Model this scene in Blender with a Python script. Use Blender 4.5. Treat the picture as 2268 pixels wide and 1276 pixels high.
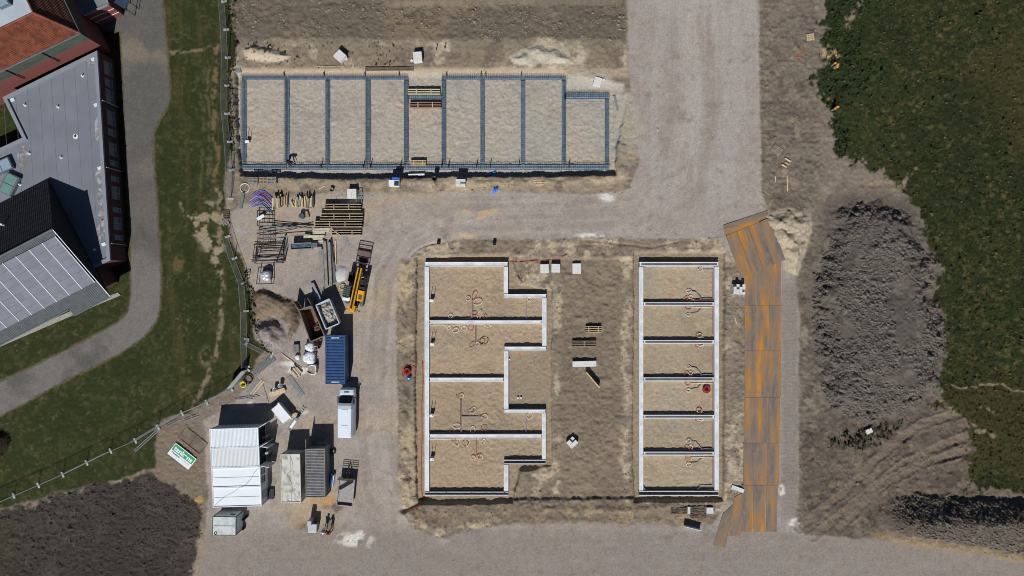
import bpy, bmesh, math, random
import numpy as np
from mathutils import Vector, Matrix, Euler
for o in list(bpy.data.objects): bpy.data.objects.remove(o)
sc = bpy.context.scene
COL = sc.collection
R = math.radians
# ---------------------------------------------------------------- camera, sky, sun, exposure
H = 87.5                      # flying height in metres, lens 24 mm on 36 mm
FPX = 1512.0                  # the same lens in photo pixels (2268 px wide)
cam = bpy.data.cameras.new("camera"); cam.lens = 24.0; cam.sensor_width = 36.0
cam.clip_start = 0.5; cam.clip_end = 3000.0
camo = bpy.data.objects.new("camera", cam); COL.objects.link(camo)
camo.location = (0, 0, H); camo.rotation_euler = (0, 0, 0)
sc.camera = camo
SUN_DIR = Vector((-0.163, -0.987, 0)).normalized()        # horizontal direction towards the sun
SUN_EL = R(44.0)
w = bpy.data.worlds.new("World"); sc.world = w; w.use_nodes = True
nt = w.node_tree; nt.nodes.clear()
sky = nt.nodes.new("ShaderNodeTexSky"); sky.sky_type = 'NISHITA'; sky.sun_disc = False
sky.sun_elevation = SUN_EL
sky.sun_rotation = math.atan2(SUN_DIR.x, SUN_DIR.y)
sky.air_density = 0.6; sky.dust_density = 0.2
bg = nt.nodes.new("ShaderNodeBackground"); bg.inputs[1].default_value = 0.05
ow = nt.nodes.new("ShaderNodeOutputWorld")
nt.links.new(sky.outputs[0], bg.inputs[0]); nt.links.new(bg.outputs[0], ow.inputs[0])
sl = bpy.data.lights.new("sun", 'SUN'); sl.energy = 4.9; sl.angle = R(0.53); sl.color = (1.0, 0.975, 0.94)
so = bpy.data.objects.new("sun", sl); COL.objects.link(so); so.location = (-20, -60, 60)
sd = Vector((SUN_DIR.x*math.cos(SUN_EL), SUN_DIR.y*math.cos(SUN_EL), math.sin(SUN_EL)))
so.rotation_euler = sd.to_track_quat('Z', 'Y').to_euler()
vs = sc.view_settings
vs.view_transform = 'Standard'; vs.look = 'None'; vs.exposure = -0.08; vs.gamma = 1.0; vs.use_curve_mapping = False
sc.cycles.pixel_filter_type = 'BLACKMAN_HARRIS'; sc.cycles.filter_width = 1.0
sc.cycles.max_bounces = 5; sc.cycles.diffuse_bounces = 2; sc.cycles.glossy_bounces = 2
sc.cycles.transmission_bounces = 3; sc.cycles.transparent_max_bounces = 8

def P(u, v, z=0.0):
    """a point at height z, given where the photograph shows it"""
    k = (H - z)/FPX
    return Vector(((u-1134.0)*k, (638.0-v)*k, z))
def lin(c):
    c = np.asarray(c, float)/255.0
    return np.where(c <= 0.04045, c/12.92, ((c+0.055)/1.055)**2.4)
# ---------------------------------------------------------------- the ground: one height field, cut into its kinds
SPX = FPX/H                   # photo pixels per metre on the ground
rng = np.random.default_rng(7)
TAB = rng.random((512, 512)).astype(np.float32)
def vn(x, y, s, seed=0):
    x = x/s + seed*17.13; y = y/s + seed*31.7
    xi = np.floor(x).astype(np.int32); yi = np.floor(y).astype(np.int32)
    fx = x-xi; fy = y-yi
    fx = fx*fx*(3-2*fx); fy = fy*fy*(3-2*fy)
    a = TAB[xi & 511, yi & 511]; b = TAB[(xi+1) & 511, yi & 511]
    c = TAB[xi & 511, (yi+1) & 511]; d = TAB[(xi+1) & 511, (yi+1) & 511]
    return (a*(1-fx)+b*fx)*(1-fy)+(c*(1-fx)+d*fx)*fy
def fbm(x, y, s, o=3, seed=0, g=0.5):
    t = 0; a = 1.0; n = 0
    for i in range(o):
        t = t + a*vn(x, y, s, seed+i); n += a; a *= g; s *= 0.5
    return t/n
def ss(a, b, x):
    t = np.clip((x-a)/(b-a), 0, 1); return t*t*(3-2*t)
DX = 0.125
out = np.array([76, 86, 104, 140, 220, 420, 900.0])
xs = np.concatenate([-out[::-1], np.arange(-70, 70+DX/2, DX), out]).astype(np.float32)
outy = np.array([46, 56, 80, 130, 220, 420, 900.0])
ys = np.concatenate([-outy[::-1], np.arange(-41, 41+DX/2, DX), outy]).astype(np.float32)
X, Y = np.meshgrid(xs, ys, indexing='ij')
U = 1134 + X*SPX; V = 638 - Y*SPX
WU = U + (fbm(X, Y, 2.2, 5, 1, .6)-.5)*26; WV = V + (fbm(X, Y, 2.2, 5, 5, .6)-.5)*26     # ragged coordinates
MU = U + (fbm(X, Y, .9, 3, 9, .7)-.5)*7; MV = V + (fbm(X, Y, .9, 3, 13, .7)-.5)*7; SU = U + (fbm(X, Y, .7, 3, 15, .8)-.5)*3; SV = V + (fbm(X, Y, .7, 3, 16, .8)-.5)*3         # nearly straight
def sdist(poly, u, v, m=70):
    """signed distance in photo pixels, positive inside"""
    p = np.array(poly, float); a0, b0 = p.min(0)-m; a1, b1 = p.max(0)+m
    res = np.full(u.shape, -float(m), np.float32)
    k = (u > a0) & (u < a1) & (v > b0) & (v < b1)
    uu = u[k]; vv = v[k]; d = np.full(uu.shape, 1e9); ins = np.zeros(uu.shape, bool)
    for i in range(len(p)):
        ax, ay = p[i]; bx, by = p[(i+1) % len(p)]
        ex, ey = bx-ax, by-ay; t = np.clip(((uu-ax)*ex+(vv-ay)*ey)/(ex*ex+ey*ey+1e-9), 0, 1)
        d = np.minimum(d, (uu-ax-t*ex)**2+(vv-ay-t*ey)**2)
        if ay != by:
            c = ((ay > vv) != (by > vv)) & (uu < (bx-ax)*(vv-ay)/(by-ay)+ax); ins ^= c
    d = np.sqrt(d); res[k] = np.where(ins, d, -d); return res
def ldist(pts, u, v, m=120):
    p = np.array(pts, float); a0, b0 = p.min(0)-m; a1, b1 = p.max(0)+m
    res = np.full(u.shape, float(m), np.float32)
    k = (u > a0) & (u < a1) & (v > b0) & (v < b1); uu = u[k]; vv = v[k]; d = np.full(uu.shape, 1e9)
    for i in range(len(p)-1):
        ax, ay = p[i]; bx, by = p[i+1]; ex, ey = bx-ax, by-ay
        t = np.clip(((uu-ax)*ex+(vv-ay)*ey)/(ex*ex+ey*ey+1e-9), 0, 1)
        d = np.minimum(d, (uu-ax-t*ex)**2+(vv-ay-t*ey)**2)
    res[k] = np.sqrt(d); return res
BIG = 18000
lawn_p = [(-BIG,-BIG),(505,-BIG),(508,0),(514,60),(522,110),(512,160),(506,240),(512,330),(500,390),(497,450),(505,520),(530,560),(545,620),(560,690),(575,720),(560,745),(600,775),(570,800),(545,835),(440,905),(352,938),(338,985),(345,1030),(260,1062),(120,1098),(0,1125),(-300,1200),(-BIG,1300)]
plough_p = [(-BIG,1310),(-300,1205),(0,1135),(120,1100),(250,1068),(330,1045),(390,1085),(440,1120),(448,1170),(438,1220),(428,1262),(415,1320),(300,BIG),(-BIG,BIG)]
path_p = [(355,-BIG),(358,0),(368,110),(374,170),(376,215),(370,235),(350,270),(338,300),(338,340),(345,440),(352,540),(355,620),(353,680),(345,710),(318,745),(260,785),(150,838),(60,888),(0,920),(-300,1060),(-BIG,1600),(-BIG,1300),(-300,960),(0,847),(100,800),(200,750),(262,715),(285,690),(291,650),(291,560),(284,400),(274,200),(268,70),(225,62),(240,40),(278,25),(288,0),(288,-BIG)]
meadow_p = [(1840,-BIG),(1838,0),(1818,40),(1822,110),(1800,180),(1842,235),(1838,290),(1868,360),(1955,378),(1968,400),(2015,430),(2040,505),(2080,590),(2068,650),(2100,760),(2072,850),(2065,900),(2130,910),(2150,960),(2138,1085),(2268,1098),(2700,1110),(BIG,1110),(BIG,-BIG)]
yard_p = [(512,470),(530,455),(640,436),(760,425),(850,428),(1100,424),(1300,432),(1396,420),(1416,360),(1408,290),(1396,200),(1390,60),(1386,-BIG),(1672,-BIG),(1680,60),(1684,250),(1686,430),(1700,465),(1730,520),(1760,600),(1772,700),(1768,900),(1768,1090),(1758,1160),(1790,1185),(2000,1198),(2268,1240),(2600,1300),(BIG,1500),(BIG,BIG),(330,BIG),(425,1300),(440,1225),(455,1170),(462,1100),(452,1000),(448,935),(520,890),(600,800),(610,775),(575,745),(580,690),(560,640),(525,560),(512,510)]
inner_p = [(968,538),(1050,531),(1150,531),(1300,527),(1450,530),(1590,528),(1612,560),(1640,610),(1650,700),(1648,1080),(1612,1108),(1580,1160),(1480,1162),(1300,1155),(1120,1160),(1040,1175),(975,1192),(920,1178),(890,1130),(882,1050),(884,900),(878,780),(880,680),(890,620),(912,575),(940,548)]
def sol(poly, w=3.0, raw=False, warp=1):
    u, v = ((U, V), (WU, WV), (MU, MV), (SU, SV))[warp]
    d = sdist(poly, u, v); return d if raw else ss(-w, w, d)
m_lawn = sol(lawn_p, 4); m_plough = ss(-6, 6, sol(plough_p, raw=True)+(fbm(X, Y, 1.0, 5, 18, .65)-.5)*45); m_path = sol(path_p, 1.5, warp=3)
rag = (fbm(X, Y, 1.1, 5, 17, .65)-.5); m_mead = ss(-5, 5, sol(meadow_p, raw=True)+rag*70); m_yard = sol(yard_p, 4, warp=2); m_inner = sol(inner_p, 4, warp=2)
m_yard = m_yard*(1-m_inner)
# pits
pitA_p = [(521,150),(1236,148),(1262,168),(1380,186),(1388,230),(1366,330),(1364,387),(1200,390),(1000,391),(860,394),(740,395),(640,393),(545,391),(533,386),(525,330),(521,250)]
pitB_p = [(922,570),(1132,562),(1140,600),(1148,628),(1222,640),(1226,700),(1222,775),(1222,905),(1224,1034),(1152,1044),(1140,1092),(1136,1114),(1040,1117),(935,1117),(922,1112),(918,900)]
pitC_p = [(1404,558),(1606,558),(1606,700),(1604,1090),(1602,1111),(1406,1112),(1401,1000),(1403,800)]
flat_p = [(1126,566),(1206,572),(1410,572),(1410,1105),(1290,1106),(1134,1106),(1190,1040),(1190,700)]
fillB = [(945,585),(1120,585),(1120,655),(1206,655),(1206,772),(1121,772),(1121,910),(1205,910),(1205,1024),(1121,1024),(1121,1094),(945,1094)]
fillC = [(1420,585),(1588,585),(1588,1093),(1420,1093)]
dA = sol(pitA_p, raw=True, warp=2); dB = sol(pitB_p, raw=True, warp=2); dC = sol(pitC_p, raw=True, warp=2)
dI = sol(flat_p, raw=True, warp=2)
sA = ss(-2, 2, dA); sB = ss(-2, 3, dB); sC = ss(-2, 3, dC); sI = ss(-3, 4, dI)
upA = ss(146, 170, V)*np.where(U > 1256, ss(162, 200, V), 1)*np.where(V < 318, 1-ss(1352, 1402, U), 1)
zA, zB, zC, zI = -0.80, -0.62, -0.62, -0.30
fB = sdist(fillB, U, V) > 0; fC = sdist(fillC, U, V) > 0
h = (fbm(X, Y, 7, 3, 21)-.5)*0.12
rough = np.full(X.shape, 0.055, np.float32)
rough = rough*(1-m_lawn)+0.03*m_lawn
rough = rough*(1-m_mead)+0.10*m_mead
rough = rough*(1-m_plough)+0.085*m_plough
rough = rough*(1-m_yard)+0.012*m_yard
rough = rough*(1-m_path)+0.004*m_path
# heaps
heap_p = [(1838,470),(1880,445),(1960,448),(2018,462),(2042,530),(2080,588),(2074,655),(2098,745),(2082,855),(2050,905),(1960,930),(1880,950),(1820,905),(1800,800),(1790,640),(1822,545)]
dH = sol(heap_p, raw=True)+rag*45
mH = ss(0, 22, dH)
hh = ss(0, 60, dH)*(1.2+1.5*fbm(X, Y, 7, 4, 33))*0.75; hmod = ss(.40, .62, fbm(X, Y, 3.2, 3, 35))*(1-.45*ss(30, 90, dH))
h = h + hh; rough = rough + mH*(.03+.22*hmod)
ban_p = [(1960,1100),(2050,1088),(2150,1098),(2268,1110),(2700,1130),(2700,1330),(2268,1232),(2120,1208),(2010,1190),(1930,1165),(1920,1120)]
dN = sol(ban_p, raw=True)
ridge = np.exp(-((V-(1150+(U-2100)*.05))/26)**2)
mN = ss(0, 18, dN)*ss(1930, 2030, U)
h = h + mN*(0.35 + 1.75*np.where(V > 1150, np.exp(-((V-1152)/42)**2), np.exp(-((V-1152)/30)**2))); rough = rough + mN*0.10
sandheap = [(1690,470),(1745,455),(1790,475),(1800,520),(1785,570),(1765,620),(1735,600),(1715,540)]
dS = sol(sandheap, raw=True); mS = ss(-3, 5, dS)
h = h + ss(0, 30, dS)*(0.42+.6*abs(fbm(X, Y, 1.9, 4, 51)-.5)*3); rough = rough*(1-mS)+0.07*mS
grav = [(560,735),(575,710),(600,700),(628,715),(640,745),(634,775),(612,782),(585,772),(565,755)]
dG = sol(grav, raw=True); mG = ss(-2, 4, dG); h = h + ss(0, 30, dG)*1.25; rough = rough*(1-mG)+0.13*mG
soil2 = [(552,655),(585,638),(620,650),(650,668),(668,700),(662,735),(640,760),(640,720),(610,700),(570,712)]
dG2 = sol(soil2, raw=True); mG2 = ss(-2, 4, dG2); h = h + ss(0, 16, dG2)*.6; rough = rough*(1-mG2)+0.13*mG2
sp1 = [(535,106),(560,98),(600,104),(650,122),(635,136),(590,140),(545,132)]
sp2 = [(1128,125),(1150,110),(1180,104),(1235,106),(1262,126),(1250,142),(1180,148),(1138,144)]
sp3 = [(1276,118),(1292,114),(1300,130),(1296,144),(1280,144)]
d1 = sol(sp1, raw=True, warp=2); d2 = sol(sp2, raw=True); d3 = sol(sp3, raw=True)
h = h + ss(0, 15, d1)*.58 + ss(0, 18, d2)*.35*fbm(X, Y, 1.5, 2, 61)*2
m1 = ss(-2, 4, d1); m2 = ss(-2, 3, d2); m3 = ss(-2, 3, d3)
topd = ss(0, 10, 92+(fbm(X, Y, 3, 2, 71)-.5)*12-V)*ss(500, 520, WU)*(1-ss(1380, 1392, MU))
rough = rough + topd*0.055
tedge = ss(14, 2, V-(fbm(X, Y, 2.5, 2, 73)-.5)*10)*ss(840, 900, WU)*(1-ss(1370, 1388, MU))
h = h + tedge*.55; rough = rough + tedge*.12
# rough edge strips
edgeS = ((1-ss(0, 16, abs(dI+8)))*(V > 1085)*(1-sB)*(1-sC))
rough = rough + m_inner*0.035 + ss(1680, 1690, U)*(1-ss(1780, 1840, WU))*(1-ss(440, 500, WV))*.05 + ss(1772, 1784, WU)*(1-m_mead)*(1-mH)*ss(440, 480, WV)*(1-ss(1150, 1180, WV))*.05
jit = rng.random(X.shape).astype(np.float32)-.5
lump = (fbm(X, Y, 1.6, 2, 41)-.5)*1.4 + (abs(vn(X, Y, .85, 43)-.5)-.25)*1.4
fine = (vn(X, Y, .36, 45)-.5)*1.0 + (abs(vn(X, Y, .30, 48)-.5)-.25)*1.3
clod = np.clip(vn(X, Y, .8, 47)-.62, 0, 1)*3.0
sand = np.maximum.reduce([sA*upA, sB, sC])
rough = rough*(1-sand)+0.004*sand
dimp = (vn(X, Y, .8, 81)-.5)*.25+(vn(X, Y, .40, 82)-.5)*1.0+(abs(vn(X, Y, .34, 83)-.5)-.25)*1.5+(vn(X, Y, .24, 84)-.5)*1.2+jit*.7
h = h + rough*(lump*np.where(rough > .14, 1, .6)+clod) + np.minimum(rough, .085)*fine*1.5 + np.minimum(rough, .045)*jit*.8
h = h*(1-np.maximum(sB, sC)) + 0
h = h*(1-sA*upA*.85)
h = h + sI*zI*(1-np.maximum(sB, sC)) + sA*upA*zA + sB*zB + sC*zC
h = h + sand*dimp*0.058*(0.55+0.9*fbm(X, Y, 3.5, 2, 85))
h = np.where(fB, -0.42 + dimp*0.062*(0.55+0.9*fbm(X, Y, 3.5, 2, 85)), h)
h = np.where(fC, -0.42 + dimp*0.050*(0.45+0.9*fbm(X, Y, 3.5, 2, 85)), h)
# banks thrown up beside the pits, ruts and tyre tracks
def bank(pts, wpx, amp, seed):
    global h
    d = ldist(pts, WU, WV); h = h + np.exp(-(d/wpx)**2)*amp*(.4+1.2*fbm(X, Y, 1.2, 2, seed))
bank([(893,590),(888,700),(890,860),(892,1000),(900,1110)], 9, .22, 91)
bank([(560,402),(700,405),(900,404),(1100,406),(1360,398)], 8, .16, 92)
bank([(900,1140),(960,1160),(990,1185)], 12, .30, 93)
bank([(1140,1125),(1250,1128),(1400,1126),(1500,1125)], 9, .15, 94)
bank([(1374,320),(1378,390)], 10, .25, 95)
bank([(1625,640),(1630,900),(1622,1080)], 12, .15, 96)
bank([(1392,600),(1392,900),(1394,1080)], 7, .12, 97)
tracks = [[(1770,1170),(1870,1090),(1960,1000),(2040,940),(2130,915)],[(1800,1190),(1900,1110),(2000,1030),(2090,985),(2150,965)],[(1860,1170),(1960,1070),(2060,1020),(2140,1000)]]
tr = np.zeros(X.shape, np.float32); trk = np.zeros(X.shape, np.float32)
for t in tracks:
    d = ldist(t, MU, MV); tr = np.maximum(tr, np.exp(-(d/10)**4)); trk = np.maximum(trk, np.exp(-((d-12)/3)**2))
n_tr = fbm(X, Y, 1.6, 3, 49)
rib = np.sin((U*.77-V*.64)*.95)
h = h - tr*.08*(.5+n_tr) + trk*.16*n_tr*n_tr*2 + tr*rib*.022
for t in ([(1752,600),(1750,900),(1748,1160)],):
    d = ldist(t, MU, MV); k = np.exp(-(d/16)**4); h = h + k*np.sin(V*.75)*.007
fan = ss(-6, 10, sdist([(1256,150),(1330,158),(1395,215),(1428,285),(1402,335),(1366,332),(1355,200),(1262,190)], WU, WV))
for t, wd, dp in (([(938,1108),(915,1122),(893,1131)], 6, .45), ([(900,585),(908,568),(925,552),(950,541),(985,537)], 2.5, .16), ([(1300,533),(1380,540),(1440,548),(1500,536)], 2, .12)):
    h = h - np.exp(-(ldist(t, SU, SV)/wd)**2)*dp
ditch = [(440,1260),(452,1180),(470,1130)]
for t in ([(392,968),(420,1020),(452,1090)], [(455,1010),(458,1110)]):
    d = ldist(t, MU, MV); k = np.exp(-(d/10)**4); h = h + k*np.sin(V*.85+abs(d)*.9)*.03
far = ss(75, 120, np.maximum(abs(X), abs(Y)*1.6)); h = h*(1-far)
# ---------------- colour of the ground itself
def mix(c, col, m): return c*(1-m[..., None]) + np.asarray(col, np.float32)*m[..., None]
def L(*c): return lin(c)/0.98
n_a = fbm(X, Y, 4.5, 6, 101, .58); n_b = fbm(X, Y, 1.3, 4, 103, .6); n_c = fbm(X, Y, .5, 2, 107); n_d = fbm(X, Y, 14, 3, 109)
C = np.zeros(X.shape+(3,), np.float32)+L(120, 110, 98)
C = mix(C, L(150, 138, 120), ss(.5, .72, n_a)*.9)
C = mix(C, L(96, 87, 77), ss(.55, .75, n_b)*.6)
C = mix(C, L(100, 92, 81), topd); C = mix(C, L(122, 109, 92), topd*ss(.52, .7, n_a)*.6); C = mix(C, L(80, 73, 66), topd*ss(.5, .7, n_b)*.4)
band = ss(84, 96, WV)*(1-ss(150, 158, V))*ss(515, 525, WU)*(1-ss(1385, 1392, MU))
C = mix(C, L(128, 116, 100), band); C = mix(C, L(168, 156, 136), band*ss(.46, .62, n_a)); C = mix(C, L(104, 94, 84), band*ss(.56, .68, n_b)*.7)
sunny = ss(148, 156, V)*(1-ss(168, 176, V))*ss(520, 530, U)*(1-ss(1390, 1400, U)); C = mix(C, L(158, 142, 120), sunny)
strip = ss(378, 388, V)*(1-ss(422, 434, WV))*ss(515, 528, WU)*(1-ss(1400, 1420, WU))
C = mix(C, L(140, 127, 109), strip); C = mix(C, L(110, 98, 84), strip*ss(.5, .66, n_b)*.8); C = mix(C, L(168, 152, 128), strip*ss(.52, .66, n_a)*.7)
verge = ss(1678, 1686, MU)*(1-ss(1800, 1840, WU))*(1-ss(440, 500, WV))
C = mix(C, L(112, 103, 92), verge); C = mix(C, L(92, 82, 76), verge*ss(.5, .7, n_b)*.7)
C = mix(C, L(84, 74, 68), verge*ss(.54, .68, fbm(X, Y, 1.2, 5, 169, .6))*.6); C = mix(C, L(140, 128, 110), verge*ss(.56, .70, fbm(X, Y, 1.6, 5, 171, .6))*.6)
# yard and roads
C = mix(C, L(151, 143, 136), m_yard)
C = mix(C, L(160, 146, 130), m_yard*ss(.45, .7, fbm(X*.35, Y, 4, 5, 111))*.45*(1-ss(1350, 1420, U)))
C = mix(C, L(138, 128, 122), m_yard*ss(.48, .66, n_b)*.45); C = mix(C, L(158, 148, 140), m_yard*ss(.5, .7, fbm(X, Y, .45, 2, 117))*.35)
C = mix(C, L(160, 156, 152), m_yard*ss(1380, 1420, U)*(1-ss(420, 470, V))*ss(.42, .62, fbm(X, Y*.10, 1.2, 4, 113))*.45)
C = mix(C, L(168, 148, 118), m_yard*ss(.60, .76, fbm(X*.4, Y, 5, 5, 115))*.5*(1-ss(1330, 1400, U)))
C = mix(C, L(130, 120, 118), m_yard*(1-ss(700, 800, U))*ss(.45, .65, n_a)*.5)
C = mix(C, L(132, 124, 117), ss(1720, 1740, SU)*(1-ss(1762, 1778, WU))*ss(610, 640, V)*(1-ss(1150, 1180, V)))
# ochre stains, chalky spills
def blot(u, v, ru, rv, col, a=.8, seed=0, th=.5):
    global C
    d = np.sqrt(((WU-u)/ru)**2+((WV-v)/rv)**2); m = ss(1.05, .45, d)*ss(th-.12, th+.1, fbm(X, Y, .9, 3, 200+seed))*a
    C = mix(C, L(*col), m)
blot(1030, 522, 40, 7, (196,160,116), .8, 1, .42); blot(1060, 470, 60, 12, (190,160,120), .7, 2); blot(720, 1110, 40, 20, (176,136,84), .8, 3, .45); blot(680, 1150, 30, 30, (168,132,90), .7, 4)
blot(440, 1110, 20, 12, (170,140,90), .9, 5, .4); blot(700, 1165, 50, 26, (84,72,62), .85, 6, .52); blot(745, 1125, 28, 14, (92,78,62), .8, 7); blot(650, 925, 30, 40, (150,130,120), .5, 8)
# worn lanes along the roads
lane_p = [(1530,-400),(1535,250),(1505,400),(1400,468),(1200,480),(1000,484),(905,530),(850,620),(836,760),(832,960),(850,1090),(910,1180),(1040,1210),(1300,1212),(1700,1208),(2268,1258),(2700,1300)]
dl = ldist(lane_p, SU, SV, 130); sgn_ = np.where(vn(dl*.09, (X+Y)*.02, 1, 141) > 0, 1, 1)
ln1 = .6*fbm(dl/11.0, (X*.6+Y*.5)*.09, 1, 4, 143, .7)+.4*fbm(X, Y, 2.0, 4, 147, .6)
C = mix(C, L(130, 120, 113), m_yard*ss(.50, .66, ln1)*ss(95, 40, dl)*.42); C = mix(C, L(168, 160, 152), m_yard*ss(.50, .36, ln1)*ss(95, 30, dl)*.45)
C = mix(C, L(130, 122, 115), m_yard*ss(1150, 1190, V)*.75); C = mix(C, L(118, 106, 98), m_yard*ss(.60, .78, fbm(X, Y, 1.1, 5, 145, .65))*.45)
for (u, v, a, b) in ((785,1195,42,16),(1335,438,26,8),(1305,520,34,6),(640,805,22,7),(655,818,28,8),(1735,1090,8,12),(1765,1165,24,14),(1690,1085,9,5),(672,908,12,6),(560,895,10,6)):
    blot(u, v, a*1.25, b*1.35, (205,202,196), .95, int(u) % 50, .46)
# inside the block
C = mix(C, L(124, 113, 99), m_inner)
C = mix(C, L(168, 154, 132), m_inner*ss(.45, .57, n_a)*ss(.34, .54, fbm(X, Y, .9, 4, 127)))
C = mix(C, L(96, 86, 74), m_inner*ss(.56, .7, n_b)*.7)
mid = ss(1236, 1246, WU)*(1-ss(1372, 1384, WU))*ss(565, 580, WV)*(1-ss(1120, 1150, WV))
C = mix(C, L(114, 103, 89), mid*.85); C = mix(C, L(134, 122, 105), mid*ss(.48, .68, n_b)*.6)
creamL = np.exp(-((WU-1392)/9)**2)*ss(640, 680, WV)*(1-ss(1110, 1130, WV)); C = mix(C, L(172, 158, 134), creamL*.9*ss(.42, .56, n_a*.5+n_b*.5))
creamR = ss(1606, 1614, WU)*(1-ss(1640, 1650, WU))*ss(560, 580, WV)*(1-ss(1100, 1120, WV)); C = mix(C, L(160, 148, 128), creamR*.8*ss(.36, .55, n_a*.5+n_b*.5)); C = mix(C, L(112, 102, 90), creamR*ss(.5, .64, n_b)*.8)
creamB = ss(880, 890, WU)*(1-ss(918, 924, WU))*ss(570, 590, WV)*(1-ss(1090, 1110, WV)); C = mix(C, L(165, 150, 124), creamB*ss(.38, .55, n_a)*.9); C = mix(C, L(98, 88, 78), creamB*ss(.55, .68, n_b)*.7)
sou = ss(1112, 1120, V)*(1-ss(1150, 1170, WV))*ss(900, 930, WU)*(1-ss(1570, 1600, WU)); C = mix(C, L(114, 102, 88), sou*.8); C = mix(C, L(150, 134, 110), sou*ss(.55, .7, n_b)*.7)
# green things
grassn = fbm(X, Y, .8, 3, 121)
lawnc = np.zeros(X.shape+(3,), np.float32)+L(46, 52, 27)
lawnc = mix(lawnc, L(70, 70, 43), ss(.48, .72, fbm(X, Y, .5, 3, 122))*.6); lawnc = mix(lawnc, L(38, 46, 21), ss(.48, .68, n_a)*.45)
lawnc = mix(lawnc, L(74, 68, 42), ss(.5, .72, fbm(X, Y*.12, .8, 4, 123))*.45*ss(340, 380, U)); lawnc = mix(lawnc, L(96, 90, 62), ss(.62, .78, fbm(X, Y, .3, 2, 124))*.5*ss(.45, .65, n_b))
C = mix(C, lawnc, m_lawn)
for (t, wd, col, a) in (([(374,112),(430,112),(480,108)], 6, (124,108,86), 1), ([(480,112),(476,300),(480,410)], 7, (112,94,70), .9), ([(482,420),(486,600),(492,720),(478,790),(450,860),(430,905)], 7, (126,112,92), .95),
                        ([(450,150),(448,420)], 4, (96,92,62), .5), ([(462,140),(464,420)], 5, (110,100,76), .45)):
    d = ldist(t, WU, WV); C = mix(C, L(*col), (ss(wd*1.25, wd*.3, d)*a*.85*ss(.40, .60, n_c*.6+n_b*.4+.04))*m_lawn)
bare = sdist([(396,452),(500,446),(505,520),(495,640),(470,600),(440,540),(402,500)], WU, WV); C = mix(C, L(146, 134, 112), ss(-6, 10, bare)*ss(.44, .56, n_b)*.9*m_lawn)
blot(398, 585, 18, 24, (96,84,56), .8, 11, .35); blot(418, 865, 22, 30, (100,92,64), .5, 12); blot(455, 790, 24, 30, (120,112,88), .6, 13, .55); blot(310, 720, 30, 12, (96,84,56), .6, 14)
pth = np.zeros(X.shape+(3,), np.float32)+L(92, 90, 87); pth = mix(pth, L(106, 102, 94), ss(.45, .7, n_a)*.7); pth = mix(pth, L(80, 78, 77), ss(.55, .75, n_b)*.4)
pth = mix(pth, L(118, 110, 96), ss(60, 85, V)*(1-ss(120, 150, V))*ss(.35, .55, n_a)*.9)
dpath = sol(path_p, raw=True, warp=2); C = mix(C, L(112, 100, 80), ss(-7, -1, dpath)*(1-ss(-1, 2, dpath))*.55*m_lawn)
pth = mix(pth, L(113, 110, 108), ss(380, 700, V)*.8*ss(.3, .5, n_a))
C = mix(C, pth, m_path)
pl = np.zeros(X.shape+(3,), np.float32)+L(64, 58, 55); pl = mix(pl, L(80, 71, 66), ss(.5, .7, n_b)*.6); pl = mix(pl, L(52, 50, 46), ss(.52, .7, n_a)*.6); pl = mix(pl, L(60, 60, 40), ss(60, 0, U)*ss(1130, 1150, V)*.5)
C = mix(C, pl, m_plough)
rim = ss(-4, 4, dist := sol(plough_p, raw=True)); C = mix(C, L(142, 128, 108), ss(-26, -6, dist)*(1-rim)*ss(1150, 1180, V)*ss(380, 410, U)*.8)
C = mix(C, L(118, 106, 92), ss(340, 352, WU)*(1-ss(448, 460, WU))*ss(930, 945, WV)*(1-ss(1070, 1110, WV))*(1-m_plough)*.9)
md = np.zeros(X.shape+(3,), np.float32)+L(43, 49, 26)
md = mix(md, L(84, 78, 50), ss(.52, .74, fbm(X, Y, .5, 4, 131, .7))*.85); md = mix(md, L(30, 36, 18), ss(.55, .7, fbm(X, Y, .8, 3, 133))*.6); md = mix(md, L(33, 40, 20), ss(.5, .68, n_a)*.7); md = mix(md, L(62, 58, 34), ss(.5, .7, n_d)*.6)
lush = ss(2010, 1850, WU+(fbm(X, Y, 5, 3, 125)-.5)*160)*ss(430, 370, WV); md = mix(md, L(40, 52, 28), lush*.8)
C = mix(C, md, m_mead)
for (t, wd) in (([(1905,8),(1870,50),(1880,60)], 9), ([(1835,100),(1848,135),(1820,150)], 8), ([(1960,390),(1985,420),(2030,380)], 7), ([(2100,860),(2170,850),(2268,865)], 3), ([(2080,890),(2160,950),(2200,960)], 8), ([(2180,905),(2230,915)], 6)):
    d = ldist(t, WU, WV); C = mix(C, L(128, 116, 98), ss(wd, wd*.3, d)*.85*ss(.38, .5, n_c))
blot(1840, 118, 30, 16, (170,146,112), .95, 15, .35); blot(1772, 118, 14, 20, (120,84,62), .7, 16, .45); blot(1785, 60, 22, 30, (92,80,80), .6, 17, .45); blot(1930, 400, 46, 14, (134,122,106), .9, 18, .35)
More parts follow.
